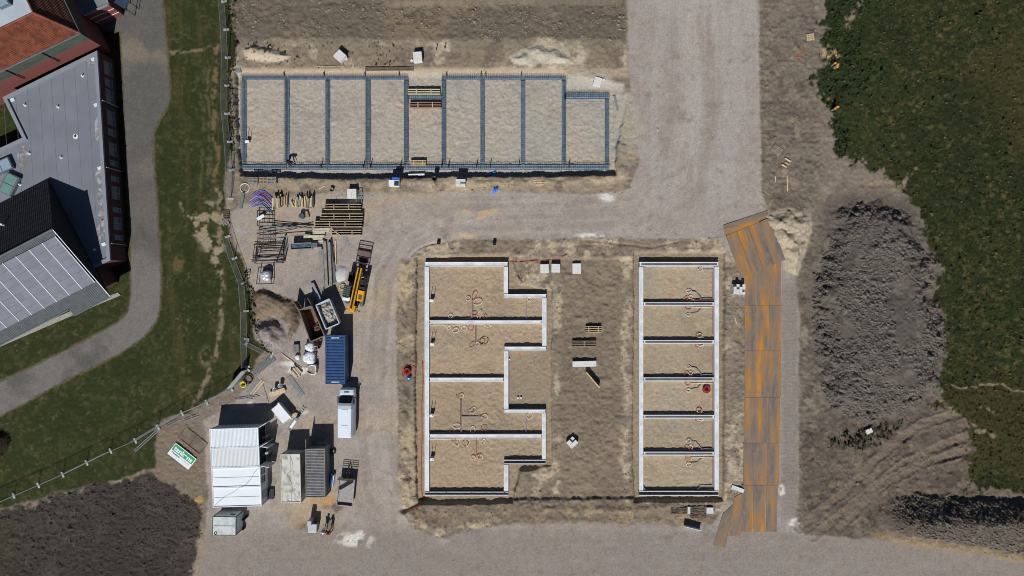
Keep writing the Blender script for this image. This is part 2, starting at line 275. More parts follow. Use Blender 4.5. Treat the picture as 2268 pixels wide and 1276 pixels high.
# heaps
hp = np.zeros(X.shape+(3,), np.float32)+L(85, 79, 74); hp = mix(hp, L(108, 100, 92), ss(.48, .68, n_b)*.6); hp = mix(hp, L(82, 76, 71), ss(.5, .68, n_a)*.7)
C = mix(C, hp, ss(-48, -2, dH)*.85*(1-m_yard)*(1-m_mead)); C = mix(C, hp, mH); C = mix(C, hp*.94, mN); C = mix(C, L(128, 114, 90), mN*ss(1170, 1200, WV)*.6)
around = ss(1762, 1776, WU)*(1-ss(1840, 1900, WU))*ss(480, 560, WV)*(1-mH)*(1-m_yard)*(1-ss(1170, 1190, V)); C = mix(C, L(108, 100, 90), around*.6); C = mix(C, L(82, 73, 66), around*ss(.5, .66, fbm(X, Y, 1.0, 4, 161, .6))*.7); C = mix(C, L(136, 126, 112), around*ss(.56, .7, fbm(X, Y, 1.4, 4, 163, .6))*.6)
green2 = sdist([(1830,960),(1870,950),(1950,935),(2000,930),(1990,960),(1940,990),(1870,1005),(1840,990)], WU, WV); C = mix(C, L(42, 50, 26), ss(-4, 6, green2)*ss(.36, .5, n_b))
lowr = ss(1770, 1790, WU)*ss(900, 960, WV)*(1-m_mead)*(1-m_yard)*(1-mH); C = mix(C, L(88, 79, 72), lowr*.75); C = mix(C, L(70, 62, 56), lowr*ss(.5, .66, fbm(X, Y, 1.3, 4, 165, .6))*.6); C = mix(C, L(122, 110, 96), lowr*ss(.58, .7, fbm(X, Y, 1.1, 4, 167, .6))*.6); C = mix(C, L(112, 100, 88), tr*.8*lowr)
C = mix(C, L(156, 136, 104), ss(1900, 1960, U)*np.exp(-((WV-(1195+(U-2000)*.16))/9)**2)*.7)
C = mix(C, L(164, 152, 132), mS); C = mix(C, L(146, 134, 112), mS*ss(.5, .65, n_b)*.5)
C = mix(C, L(140, 131, 126), mG); C = mix(C, L(112, 102, 96), mG*ss(.5, .68, n_c)*.6); C = mix(C, L(120, 106, 88), mG2); C = mix(C, L(86, 76, 66), mG2*ss(.5, .65, n_b)*.7)
C = mix(C, L(172, 160, 140), m1); C = mix(C, L(168, 162, 146), m2); C = mix(C, L(170, 160, 144), m3)
# sand
C = mix(C, L(160, 151, 138), fan*.85)
mA = sA*ss(150, 172, V); C = mix(C, L(161, 153, 142), mA); C = mix(C, L(154, 151, 142), mA*ss(.48, .66, n_d)*.7); C = mix(C, L(167, 154, 136), mA*ss(.5, .68, n_a)*.5)
C = mix(C, L(128, 116, 100), ss(-12, -4, dB)*(1-sB)*.3); C = mix(C, L(142, 128, 109), sB); C = mix(C, L(138, 125, 106), sC)
C = mix(C, L(160, 142, 119), fB.astype(np.float32)); C = mix(C, L(160, 145, 123), fC.astype(np.float32))
for (u, v, a, b) in ((1493,618,14,10),(1490,648,12,8),(1490,705,16,18),(1165,668,20,9),(1150,785,20,8)): blot(u, v, a, b, (164,126,92), .45, int(u+v) % 60, .4)
C = mix(C, L(145, 140, 128), fC*ss(.5, .66, n_a)*.45); C = mix(C, L(143, 133, 118), fB*ss(.52, .68, n_a)*.4)
bay = np.floor((V-589)/83.3).astype(int); C = C*np.where(fC, .965+.07*np.sin(bay*2.4+1), 1)[..., None]; bay = np.digitize(V, [713, 841, 966]); C = C*np.where(fB, .97+.06*np.sin(bay*1.9+.5), 1)[..., None]
damp = ss(.58, .72, fbm(X, Y, 2.4, 4, 151))*sand; C = C*(1-.10*damp[..., None])
C = C*(1+(n_c[..., None]-.5)*.16)
rs = np.random.default_rng(3)
C = C*(1+(rs.random(X.shape)[..., None].astype(np.float32)-.5)*.24)
C = np.clip(C, .002, .9)
# ---------------- meshes
nx, ny = X.shape
def gz(x, y):
    """height of the ground"""
    i = np.clip(np.searchsorted(xs, x)-1, 0, nx-2); j = np.clip(np.searchsorted(ys, y)-1, 0, ny-2)
    a = (x-xs[i])/(xs[i+1]-xs[i]); b = (y-ys[j])/(ys[j+1]-ys[j])
    return float((h[i, j]*(1-a)+h[i+1, j]*a)*(1-b)+(h[i, j+1]*(1-a)+h[i+1, j+1]*a)*b)
zone = np.zeros(X.shape, np.int8)
for k, m in ((1, m_lawn), (2, m_plough), (3, m_mead), (4, m_yard), (5, m_path), (6, mH), (6, mN), (7, mS), (8, mG), (9, np.maximum(sA*upA, np.maximum(sB, sC))), (9, (fB | fC).astype(np.float32)), (10, m1), (10, m2)):
    zone[m > .5] = k
ZN = ["bare_ground", "lawn", "ploughed_field", "meadow", "gravel_road", "path", "soil_heap", "sand_heap", "gravel_heap", "sand_bed", "sand_pile"]
def ground_material():
    m = bpy.data.materials.new("ground_mix"); m.use_nodes = True; t = m.node_tree; N = t.nodes; Lk = t.links
    b = N["Principled BSDF"]; b.inputs["Roughness"].default_value = .95; b.inputs["Specular IOR Level"].default_value = .15
    at = N.new("ShaderNodeAttribute"); at.attribute_name = "ground"
    tc = N.new("ShaderNodeTexCoord")
    n1 = N.new("ShaderNodeTexNoise"); n1.inputs["Scale"].default_value = 5.0; n1.inputs["Detail"].default_value = 5.0; n1.inputs["Roughness"].default_value = .7
    Lk.new(tc.outputs["Object"], n1.inputs["Vector"])
    mr = N.new("ShaderNodeMapRange"); mr.inputs[1].default_value = .3; mr.inputs[2].default_value = .7; mr.inputs[3].default_value = .84; mr.inputs[4].default_value = 1.16
    Lk.new(n1.outputs[0], mr.inputs[0])
    mx = N.new("ShaderNodeVectorMath"); mx.operation = 'SCALE'; Lk.new(at.outputs["Color"], mx.inputs[0]); Lk.new(mr.outputs[0], mx.inputs["Scale"])
    Lk.new(mx.outputs[0], b.inputs["Base Color"])
    bp = N.new("ShaderNodeBump"); bp.inputs["Strength"].default_value = .5; bp.inputs["Distance"].default_value = .04
    Lk.new(n1.outputs[0], bp.inputs["Height"]); Lk.new(bp.outputs[0], b.inputs["Normal"])
    return m
GM = ground_material()
ii, jj = np.meshgrid(np.arange(nx-1), np.arange(ny-1), indexing='ij')
q = np.stack([ii*ny+jj, (ii+1)*ny+jj, (ii+1)*ny+jj+1, ii*ny+jj+1], -1).reshape(-1, 4)
zf = zone[:-1, :-1].reshape(-1)
co = np.stack([X, Y, h], -1).reshape(-1, 3).astype(np.float32); cc = C.reshape(-1, 3)
def sheet(name, faces):
    idx, inv = np.unique(faces.ravel(), return_inverse=True); nf = len(faces)
    me = bpy.data.meshes.new(name); me.vertices.add(len(idx)); me.loops.add(nf*4); me.polygons.add(nf)
    me.vertices.foreach_set("co", co[idx].ravel()); me.loops.foreach_set("vertex_index", inv.astype(np.int32))
    me.polygons.foreach_set("loop_start", np.arange(0, nf*4, 4, dtype=np.int32))
    me.polygons.foreach_set("use_smooth", np.ones(nf, bool))
    a = me.attributes.new("ground", 'FLOAT_COLOR', 'POINT')
    a.data.foreach_set("color", np.concatenate([cc[idx], np.ones((len(idx), 1), np.float32)], 1).astype(np.float32).ravel())
    me.update(); me.materials.append(GM)
    o = bpy.data.objects.new(name, me); COL.objects.link(o); o["kind"] = "structure"; return o
for k, nm in enumerate(ZN):
    f = q[zf == k]
    if len(f): sheet(nm, f)
# ---------------------------------------------------------------- helpers
MATS = {}
def mat(name, rgb, rough=.8, metal=0.0, var=.18, scale=3.0, rgb2=None, spec=.3, stretch=None, bump=0.0, thr=(.42, .62), alpha=1.0):
    if name in MATS: return MATS[name]
    m = bpy.data.materials.new(name); m.use_nodes = True; t = m.node_tree; N = t.nodes; K = t.links
    b = N["Principled BSDF"]; b.inputs["Roughness"].default_value = rough; b.inputs["Metallic"].default_value = metal
    b.inputs["Specular IOR Level"].default_value = spec; b.inputs["Alpha"].default_value = alpha
    tc = N.new("ShaderNodeTexCoord"); mp = N.new("ShaderNodeMapping"); K.new(tc.outputs["Object"], mp.inputs[0])
    if stretch: mp.inputs["Scale"].default_value = stretch
    oi = N.new("ShaderNodeObjectInfo"); ad = N.new("ShaderNodeVectorMath"); K.new(mp.outputs[0], ad.inputs[0])
    mu = N.new("ShaderNodeMath"); mu.operation = 'MULTIPLY'; mu.inputs[1].default_value = 40; K.new(oi.outputs["Random"], mu.inputs[0]); K.new(mu.outputs[0], ad.inputs[1])
    nz = N.new("ShaderNodeTexNoise"); nz.inputs["Scale"].default_value = scale; nz.inputs["Detail"].default_value = 5; nz.inputs["Roughness"].default_value = .65
    K.new(ad.outputs[0], nz.inputs["Vector"])
    c1 = lin(rgb)/.98; c2 = lin(rgb2)/.98 if rgb2 else c1*(1-var)
    c0 = c1 if rgb2 else c1*(1+var*.6)
    rp = N.new("ShaderNodeValToRGB"); K.new(nz.outputs[0], rp.inputs[0])
    rp.color_ramp.elements[0].position = thr[0]; rp.color_ramp.elements[1].position = thr[1]
    rp.color_ramp.elements[0].color = (*np.clip(c0, 0, 1), 1); rp.color_ramp.elements[1].color = (*np.clip(c2, 0, 1), 1)
    K.new(rp.outputs[0], b.inputs["Base Color"])
    if bump:
        bp = N.new("ShaderNodeBump"); bp.inputs["Strength"].default_value = .6; bp.inputs["Distance"].default_value = bump
        K.new(nz.outputs[0], bp.inputs["Height"]); K.new(bp.outputs[0], b.inputs["Normal"])
    MATS[name] = m; return m
def thing(name, label, cat, loc=(0, 0, 0), rz=0.0, group=None):
    o = bpy.data.objects.new(name, None); COL.objects.link(o); o.empty_display_size = .3
    o.location = loc; o.rotation_euler = (0, 0, rz); tag(o, label, cat, group); return o
def tag(o, label, cat, group=None):
    o["label"] = label; o["category"] = cat
    if group: o["group"] = group
    return o
class MB:
    def __init__(s): s.v = []; s.f = []
    def add(s, vs_, fs):
        k = len(s.v); s.v += [tuple(p) for p in vs_]; s.f += [tuple(i+k for i in f) for f in fs]; return s
    def box(s, cx, cy, cz, sx, sy, sz, rz=0.0, M=None):
        c, n = math.cos(rz), math.sin(rz); p = []
        for z in (-.5, .5):
            for x, y in ((-.5, -.5), (.5, -.5), (.5, .5), (-.5, .5)):
                q = (cx+x*sx*c-y*sy*n, cy+x*sx*n+y*sy*c, cz+z*sz); p.append(M @ Vector(q) if M else q)
        return s.add(p, [(3, 2, 1, 0), (4, 5, 6, 7), (0, 1, 5, 4), (1, 2, 6, 5), (2, 3, 7, 6), (3, 0, 4, 7)])
    def beam(s, a, b, w, hh):
        a = Vector(a); b = Vector(b); d = (b-a).normalized()
        n = Vector((-d.y, d.x, 0)); n = n.normalized() if n.length > 1e-5 else Vector((1, 0, 0)); t = d.cross(n)*-1
        n *= w/2; t = t*(hh/2); p = [a-n-t, a+n-t, a+n+t, a-n+t, b-n-t, b+n-t, b+n+t, b-n+t]
        return s.add(p, [(3, 2, 1, 0), (4, 5, 6, 7), (0, 1, 5, 4), (1, 2, 6, 5), (2, 3, 7, 6), (3, 0, 4, 7)])
    def tube(s, pts, r, n=6, closed=False):
        pts = [Vector(p) for p in pts]; L_ = len(pts); vs_ = []; fs = []
        for i, p in enumerate(pts):
            a = pts[(i-1) % L_] if closed or i > 0 else p; b = pts[(i+1) % L_] if closed or i < L_-1 else p
            d = (b-a); d = d.normalized() if d.length > 1e-6 else Vector((1, 0, 0))
            u = d.cross(Vector((0, 0, 1))); u = u.normalized() if u.length > 1e-3 else Vector((1, 0, 0)); w_ = d.cross(u)
            rr = r[i] if isinstance(r, (list, tuple)) else r
            for k in range(n):
                t = 2*math.pi*k/n; vs_.append(p+u*math.cos(t)*rr+w_*math.sin(t)*rr)
        for i in range(L_ if closed else L_-1):
            j = (i+1) % L_
            for k in range(n): fs.append((i*n+k, i*n+(k+1) % n, j*n+(k+1) % n, j*n+k))
        if not closed: fs += [tuple(range(n))[::-1], tuple((L_-1)*n+k for k in range(n))]
        return s.add(vs_, fs)
    def prism(s, pts, z0, z1):
        n = len(pts); ar = sum(pts[i][0]*pts[(i+1) % n][1]-pts[(i+1) % n][0]*pts[i][1] for i in range(n))
        if ar < 0: pts = pts[::-1]
        vs_ = [(p[0], p[1], z0) for p in pts]+[(p[0], p[1], z1) for p in pts]
        return s.add(vs_, [tuple(range(n))[::-1], tuple(range(n, 2*n))]+[(i, (i+1) % n, n+(i+1) % n, n+i) for i in range(n)])
    def cyl(s, c, r, z0, z1, n=16, r2=None):
        r2 = r if r2 is None else r2
        vs_ = [(c[0]+r*math.cos(2*math.pi*k/n), c[1]+r*math.sin(2*math.pi*k/n), z0) for k in range(n)]+[(c[0]+r2*math.cos(2*math.pi*k/n), c[1]+r2*math.sin(2*math.pi*k/n), z1) for k in range(n)]
        return s.add(vs_, [tuple(range(n))[::-1], tuple(range(n, 2*n))]+[(i, (i+1) % n, n+(i+1) % n, n+i) for i in range(n)])
    def lathe(s, c, prof, n=16):
        vs_ = []; fs = []
        for r, z in prof: vs_ += [(c[0]+r*math.cos(2*math.pi*k/n), c[1]+r*math.sin(2*math.pi*k/n), c[2]+z) for k in range(n)]
        for i in range(len(prof)-1):
            for k in range(n): fs.append((i*n+k, i*n+(k+1) % n, (i+1)*n+(k+1) % n, (i+1)*n+k))
        return s.add(vs_, fs)
    def quad(s, a, b, c, d): return s.add([a, b, c, d], [(0, 1, 2, 3)])
    def build(s, name, m, parent=None, org=None, smooth=False, kind=None):
        me = bpy.data.meshes.new(name); vv = s.v if org is None else [(p[0]-org[0], p[1]-org[1], p[2]-org[2]) for p in s.v]
        me.from_pydata(vv, [], s.f); me.materials.append(m)
        if smooth: me.polygons.foreach_set("use_smooth", [True]*len(s.f))
        me.update(); o = bpy.data.objects.new(name, me); COL.objects.link(o)
        if parent: o.parent = parent
        elif org is not None: o.location = org
        if kind: o["kind"] = kind
        return o
def at(mb, name, m, loc, smooth=False):
    o = mb.build(name, m, None, None, smooth); o.location = loc; return o
def copy_tree(o, parent=None):
    c = o.copy(); COL.objects.link(c); c.parent = parent
    for ch in o.children: copy_tree(ch, c)
    return c
def inst(src, name, parent, loc=(0, 0, 0), rot=(0, 0, 0), scl=(1, 1, 1)):
    o = bpy.data.objects.new(name, src.data); COL.objects.link(o); o.parent = parent; o.location = loc; o.rotation_euler = rot; o.scale = scl; return o
def G(u, v, dz=0.0):
    p = P(u, v, 0); z = gz(p.x, p.y); p = P(u, v, z); return Vector((p.x, p.y, z+dz))
rnd = random.Random(11)
M_white = mat("white_paint", (218, 223, 228), .55, var=.05, scale=.8)
M_conc = mat("concrete", (202, 207, 212), .9, var=.18, scale=.9, bump=.01)
M_concd = mat("weathered_concrete", (134, 131, 126), .9, var=.22, scale=2.0, bump=.01)
M_eps = mat("foam_edge", (214, 216, 218), .85, var=.06, scale=2)
M_steel = mat("galvanised_steel", (158, 164, 168), .45, .55, var=.15)
M_rebar = mat("reinforcing_steel", (52, 50, 52), .7, .3, var=.25)
M_black = mat("black_rubber", (28, 28, 30), .8, var=.2)
M_dark = mat("dark_steel", (48, 48, 52), .6, .2, var=.2)
M_wood = mat("timber", (196, 174, 138), .85, var=.22, scale=4)
M_woodo = mat("weathered_timber", (150, 138, 120), .9, var=.28, scale=3)
M_woodd = mat("dark_formwork_timber", (96, 84, 72), .9, var=.25, scale=3)
M_glass = mat("window_glass", (70, 82, 96), .08, 0, var=.1, spec=.6)
M_frame = mat("window_frame", (120, 120, 122), .5, var=.05)
M_yellow = mat("yellow_paint", (214, 158, 34), .45, var=.14, scale=2)
M_red = mat("red_plastic", (150, 44, 44), .5, var=.1)
M_blue = mat("blue_plastic", (60, 104, 178), .45, var=.12)
M_block = mat("sand_lime_block", (205, 204, 202), .9, var=.07, scale=2)
M_pipe = mat("grey_pipe", (138, 138, 142), .6, var=.08)
M_cream = mat("cream_conduit", (222, 210, 190), .6, var=.08)
M_rose = mat("red_conduit", (170, 96, 86), .6, var=.1)
# ---------------------------------------------------------------- brick buildings with flat, tiled and solar roofs
M_brick = mat("red_brick", (112, 66, 62), .9, var=.16, scale=14)
M_brickd = mat("brown_brick", (78, 52, 50), .9, var=.18, scale=14)
M_bit = mat("grey_bitumen", (113, 118, 127), .9, var=.07, scale=.35)
M_par = mat("parapet_metal", (132, 137, 146), .6, .1, var=.06, scale=.6)
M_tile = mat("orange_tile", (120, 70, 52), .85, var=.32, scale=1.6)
M_tile_sh = mat("shaded_orange_tile", (92, 58, 50), .85, var=.22, scale=1.6)  # mansard tile for the shaded east slope, shade put into the colour
M_tileg_sh = mat("shaded_grey_tile", (40, 41, 46), .55, var=.2, scale=1.6)  # north slope gets no sun; that darkness is painted into the tile colour
M_tileg = mat("grey_glazed_tile", (84, 90, 92), .6, var=.15, scale=1.6)
M_clad = mat("green_grey_cladding", (70, 78, 70), .8, var=.30, scale=1.0, stretch=(.5, .5, 6))
M_pv = mat("solar_cell", (92, 96, 108), .55, .0, var=.14, scale=.9, spec=.25)
M_pvf = mat("aluminium_rail", (176, 180, 188), .6, .1, var=.05)
M_zinc = mat("zinc", (120, 126, 132), .45, .5, var=.1)
M_sky = mat("skylight_glass", (150, 172, 190), .15, .2, var=.08, spec=.8)
M_skyg = mat("green_skylight_glass", (110, 146, 138), .2, .1, var=.1, spec=.7)
M_stain = mat("pale_stain", (156, 160, 166), .9, var=.1)
def XY(pts, z): return [tuple(P(u, v, z).xy) for u, v in pts]
def corr(mb, a, b, c, d, n, amp, rows=1):
    """corrugated sheet: a-b along the eave, d-c along the ridge"""
    a, b, c, d = map(Vector, (a, b, c, d)); nn = (b-a).cross(d-a).normalized()
    vs_ = []; fs = []; k = n*4
    for j in range(rows+1):
        t = j/rows
        for i in range(k+1):
            p = (a.lerp(b, i/k)).lerp(d.lerp(c, i/k), t); vs_.append(p+nn*amp*(.5+.5*math.cos(2*math.pi*i/4)) + nn*(.02*(j % 2)))
    for j in range(rows):
        for i in range(k): fs.append((j*(k+1)+i, j*(k+1)+i+1, (j+1)*(k+1)+i+1, (j+1)*(k+1)+i))
    return mb.add(vs_, fs)
# -- flat roofed wing
ZR = 3.6
outl = [(5.6,215.5),(215,112),(244,576),(208.7,592.5),(190,600),(60,640),(-150,640),(-150,395),(21.6,318),(49,305)]
pw = XY(outl, ZR); og = Vector((-55, 8, 0))
wing = thing("brick_building", "flat grey roofed brick wing with windows along the asphalt path", "building", og)
wl = MB(); n = len(pw)
MB().prism(pw, -0.3, 3.33).build("wall", M_brickd, wing, og)
MB().prism(pw, 3.334, 3.40).build("roof", M_bit, wing, og)
cen = Vector((sum(p[0] for p in pw)/n, sum(p[1] for p in pw)/n))
ins = []
for i in range(n):                                       # inner line of the parapet
    p0, p1, p2 = (Vector(pw[(i-1) % n]), Vector(pw[i]), Vector(pw[(i+1) % n]))
    d1 = (p1-p0).normalized(); d2 = (p2-p1).normalized(); n1 = Vector((d1.y, -d1.x)); n2 = Vector((d2.y, -d2.x))
    bi = (n1+n2); ins.append(p1+bi*(.42/max(.3, 1+n1.dot(n2))))
sg = 1 if (Vector(ins[1])-cen).length < (Vector(pw[1])-cen).length else -1
if sg < 0: ins = [Vector(pw[i])*2-ins[i] for i in range(n)]
mb = MB()
for i in range(n):
    j = (i+1) % n; a, b, c, d = pw[i], pw[j], ins[j], ins[i]
    v = [(a[0], a[1], 3.404), (b[0], b[1], 3.404), (c[0], c[1], 3.404), (d[0], d[1], 3.404)]; v += [(p[0], p[1], 3.62) for p in v]
    mb.add(v, [(0, 1, 5, 4), (4, 5, 6, 7), (2, 3, 7, 6)])
mb.build("parapet", M_par, wing, og)
A0 = P(215,112,ZR); A1 = P(244,576,ZR); ed = (A1-A0).normalized(); en = Vector((-ed.y, ed.x, 0)); en = en if en.x > 0 else -en
def on_wall(vpx):                                         # distance along the east wall for a photo row at mid height
    k = 0.981; vv = 638+(vpx-638)/k; t = (vv-112)/(576-112); return A0.lerp(A1, t)
for (a, b) in ((136,166),(174,192),(197,228),(245,277),(285,301),(316,345),(355,367),(390,402),(412,441),(459,471),(481,509),(520,532)):
    pa = on_wall(a); pb = on_wall(b); c = (pa+pb)/2; L_ = (pb-pa).length; az = math.atan2(ed.y, ed.x)
    wd = MB().box(c.x+en.x*.03, c.y+en.y*.03, 1.75, L_, .09, 1.5, az).build("window", M_frame, wing, og)
    k_ = 2 if L_ > 1.2 else 1
    for q_ in range(k_):
        cc_ = pa.lerp(pb, (q_+.5)/k_); MB().box(cc_.x+en.x*.06, cc_.y+en.y*.06, 1.78, L_/k_-.12, .06, 1.34, az).build("pane", M_glass, wd, og)
    MB().box(c.x+en.x*.12, c.y+en.y*.12, .97, L_+.1, .14, .06, az).build("sill", M_par, wd, og)
for k in range(1, 9):
    sv_ = Vector((A0.x-k*1.45, A0.y-.72*k*.98, 3.404)); L2 = 12.5 if k > 5 else (20 if k > 3 else 24)
    MB().beam((sv_.x-ed.x*0+en.x*0, sv_.y-.6, 3.408), (sv_.x+ed.x*L2, sv_.y-.6+ed.y*L2, 3.408), .03, .010).build("roof_seam", mat("bitumen_seam", (100, 105, 114), .9), wing, og)
for vpx in (229, 375, 541):
    c = on_wall(vpx); MB().tube([(c.x+en.x*.12, c.y+en.y*.12, .02), (c.x+en.x*.12, c.y+en.y*.12, 3.35)], .05).build("downpipe", M_pvf, wing, og)
for (u, v) in ((182.5,168),(55,233),(128,237),(64,340),(135,349),(208.5,553),(44,409)):
    p = P(u, v, 3.5); MB().cyl(p, .16, 3.404, 3.46, 12).cyl(p, .07, 3.461, 3.72, 10).build("roof_vent", M_eps, wing, og)
p = P(167, 302, 3.45); rv = MB().cyl(p, .32, 3.404, 3.44, 18).build("roof_drain", M_eps, wing, og); MB().cyl(p, .10, 3.445, 3.62, 10).build("vent_cap", M_black, rv, og)
for (u, v) in ((206,131),(212,232),(27,221),(220,372),(229,541)):
    p = P(u, v, 3.5); MB().box(p.x, p.y, 3.45, .5, .38, .09, .4).build("gutter_box", M_conc, wing, og)
for (u, v, a, b) in ((217,520,.35,1.3),(220,392,.5,.8),(222,436,.45,1.0),(225,477,.35,.75),(228,505,.35,1.0),(215,285,.35,1.4),(200,138,.55,.6),(50,350,.6,1.4)):
    p = P(u, v, 3.42); q_ = [(p.x+a*math.cos(t)*(1+.2*math.sin(3*t+u)), p.y+b*math.sin(t)*(1+.15*math.cos(2*t+v))) for t in [i*math.pi/8 for i in range(16)]]
    MB().prism(q_, 3.402, 3.406).build("puddle_mark", mat("dried_puddle", (112, 110, 112), .9, var=.25, rgb2=(158, 161, 166), scale=1.5), wing, og)
for (a, b, mm, zt) in (((-30,385),(30,352),M_sky,4.3), ((4,392),(32,424),M_skyg,4.0)):
    p = P((a[0]+b[0])/2, (a[1]+b[1])/2, 4.0); s_ = MB().box(p.x, p.y, 3.65, 2.6, 1.5 if mm is M_sky else 1.7, .5, R(24 if mm is M_sky else 64)).build("skylight", M_zinc, wing, og)
    for q_ in (-1, 1):
        ang = R(24 if mm is M_sky else 64); MB().box(p.x+math.cos(ang)*.62*q_, p.y+math.sin(ang)*.62*q_, 3.93, 1.16, 1.3, .05, ang).build("pane", mm, s_, og)
# -- wing with the shade-toned and solar covered pitched roof
eN = P(106,397,3.8); rE = P(117,508,8.4); eS = P(245,657,3.4)
gd = Vector((eS.x-eN.x, eS.y-eN.y, 0)).normalized(); wd_ = Vector((gd.y, -gd.x, 0)); wd_ = wd_ if wd_.x < 0 else -wd_
wd_ = Vector((-.889, -.459, 0)).normalized()
LW = 34.0; og = Vector((rE.x, rE.y, 0))
pit = thing("brick_building", "wing with pitched roof, shade darkened tiles behind and solar panels in front", "building", og)
main_eS = rE.lerp(eS, .90)
def gp(p, s): return p+wd_*s
base = [(eN.x, eN.y), (eS.x-gd.x*2.0, eS.y-gd.y*2.0), tuple((gp(eS, LW)-gd*2.0).xy), tuple(gp(eN, LW).xy)]
MB().prism(base, -0.3, 3.3).build("wall", M_brickd, pit, og)
i_ = .12
MB().add([gp(eN, i_), gp(rE-Vector((0, 0, .12)), i_), gp(eS, i_), gp(eS-Vector((0, 0, .3)), i_), gp(eN-Vector((0, 0, .5)), i_)], [(0, 1, 2, 3, 4)]).build("gable", mat("dark_gable_cladding", (44, 42, 46), .8, var=.15), pit, og)
rn = corr(MB(), gp(eN, LW), eN, rE, gp(rE, LW), 136, .05, 20).build("roof", M_tileg_sh, pit, og)
rs_ = MB(); corr(rs_, rE, main_eS, gp(main_eS, LW), gp(rE, LW), 1, 0.0, 1)
rs_ = MB(); corr(rs_, main_eS, gp(main_eS, LW), gp(rE, LW), rE, 150, .06, 1)
rs_.build("roof", M_tileg, pit, og)
corr(MB(), eS, gp(eS, 5.1), gp(rE.lerp(eS, .885), 5.1), rE.lerp(eS, .885), 22, .06, 1).build("roof", M_tileg, pit, og)
MB().tube([gp(rE, -.05)+Vector((0, 0, .04)), gp(rE, LW)+Vector((0, 0, .04))], .13, 8).build("ridge", M_tileg, pit, og)
MB().tube([rE+Vector((0, 0, .05)), eS+Vector((0, 0, .05))], .06, 6).build("verge_trim", M_zinc, pit, og)
MB().tube([gp(eS, 0)+Vector((0, 0, -.05)), gp(eS, 5.1)+Vector((0, 0, -.05))], .10, 6).build("gutter", M_zinc, pit, og)
MB().tube([gp(main_eS, 5.1)+gd*.06+Vector((0, 0, -.05)), gp(main_eS, LW)+gd*.06+Vector((0, 0, -.05))], .10, 6).build("gutter", M_zinc, pit, og)
sdn = (eS-rE).normalized(); sn = wd_.cross(sdn); sn = sn if sn.z > 0 else -sn
pm = MB(); PWD, PHT = 1.66, .955
pan0 = None
Mx = Matrix((tuple(wd_)+(0,), tuple(sdn)+(0,), tuple(sn)+(0,), (0, 0, 0, 1))).transposed()
eu = Mx.to_euler()
for r_ in range(7):
    for c_ in range(8):
        o_ = rE + sdn*(.78+r_*(PHT+.015)+PHT/2) + wd_*(.28+c_*(PWD+.055)+PWD/2) + sn*.13
        if pan0 is None:
            pan0 = MB().box(0, 0, 0, PWD, PHT, .04).build("solar_panel", M_pv, pit); pan0.location = o_-og; pan0.rotation_euler = eu
        else: inst(pan0, "solar_panel", pit, o_-og, eu)
for c_ in range(9):
    a = rE + sdn*.76 + wd_*(.26+c_*(PWD+.055)-.01) + sn*.17; b = a + sdn*(7*(PHT+.015)+.03)
    MB().beam(a, b, .09, .05).build("panel_rail", M_pvf, pit, og)
for t, s_ in ((.45, 6.2),):
    p = eN.lerp(rE, t)+wd_*s_; MB().cyl(p, .12, p.z-.3, p.z+.5, 10).build("flue", M_eps, pit, og)
# -- mansard block with orange tiles
ZE, ZT = 6.5, 9.5
E = P(175,73,ZE); dW = (P(0,157,ZE)-E).normalized(); dN_ = Vector((dW.y, -dW.x, 0)); dN_ = dN_ if dN_.y > 0 else -dN_
Wd, Nd = 22.0, 22.0; og = Vector((E.x, E.y, 0)); ofs = 2.45
man = thing("brick_building", "taller block with orange mansard tiles and green grey cladding", "building", og)
T = E+dW*ofs+dN_*ofs; T.z = ZT
q4 = [E, E+dW*Wd, E+dW*Wd+dN_*Nd, E+dN_*Nd]; MB().prism([tuple(p.xy) for p in q4], -.3, 4.55).build("wall", M_brick, man, og)
ins2 = .0; q5 = [E-dW*.06-dN_*.06, E+dW*Wd-dN_*.06, E+dW*Wd+dN_*Nd, E-dW*.06+dN_*Nd]
MB().prism([tuple(p.xy) for p in q5], 4.553, 6.45).build("cladding", M_clad, man, og)
for s_ in (5.1, 9.9, 14.7):
    p = E+dW*s_-dN_*.14; MB().beam((p.x, p.y, 3.2), (p.x, p.y, 6.4), .10, .10).build("downpipe", M_dark, man, og)
TW = T+dW*(Wd-ofs*2); TN = T+dN_*(Nd-ofs*2)
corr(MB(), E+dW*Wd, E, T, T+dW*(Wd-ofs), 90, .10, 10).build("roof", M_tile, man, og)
corr(MB(), E, E+dN_*Nd, T+dN_*(Nd-ofs), T, 90, .05, 10).build("roof", M_tile_sh, man, og)
top = [T, T+dW*(Wd-ofs), T+dW*(Wd-ofs)+dN_*(Nd-ofs), T+dN_*(Nd-ofs)]
MB().prism([tuple(p.xy) for p in top], ZT-.3, ZT-.04).build("roof_deck", mat("pale_roofing", (166, 176, 186), .8, var=.08, scale=.5), man, og)
MB().tube([T+dW*(Wd-ofs)+Vector((0, 0, .05)), T+Vector((0, 0, .05)), T+dN_*(Nd-ofs)+Vector((0, 0, .05))], .14, 8).build("ridge", M_tile, man, og)
MB().tube([E+Vector((0, 0, .05)), T+Vector((0, 0, .05))], .15, 8).build("hip", M_tile, man, og)
MB().tube([E+dW*Wd-dN_*.12, E-dN_*.12-dW*.12, E+dN_*Nd-dW*.12], .10, 6).build("gutter", M_zinc, man, og)
p = P(12, 8, ZT); sk = MB().box(p.x, p.y, ZT+.25, 1.3, 1.0, .5, R(25)).build("skylight", M_zinc, man, og); MB().box(p.x, p.y, ZT+.53, 1.1, .8, .05, R(25)).build("pane", M_sky, sk, og)
p = P(27, 70, 8.2); MB().cyl(p, .1, 7.2, 8.5, 8).build("flue", M_eps, man, og)
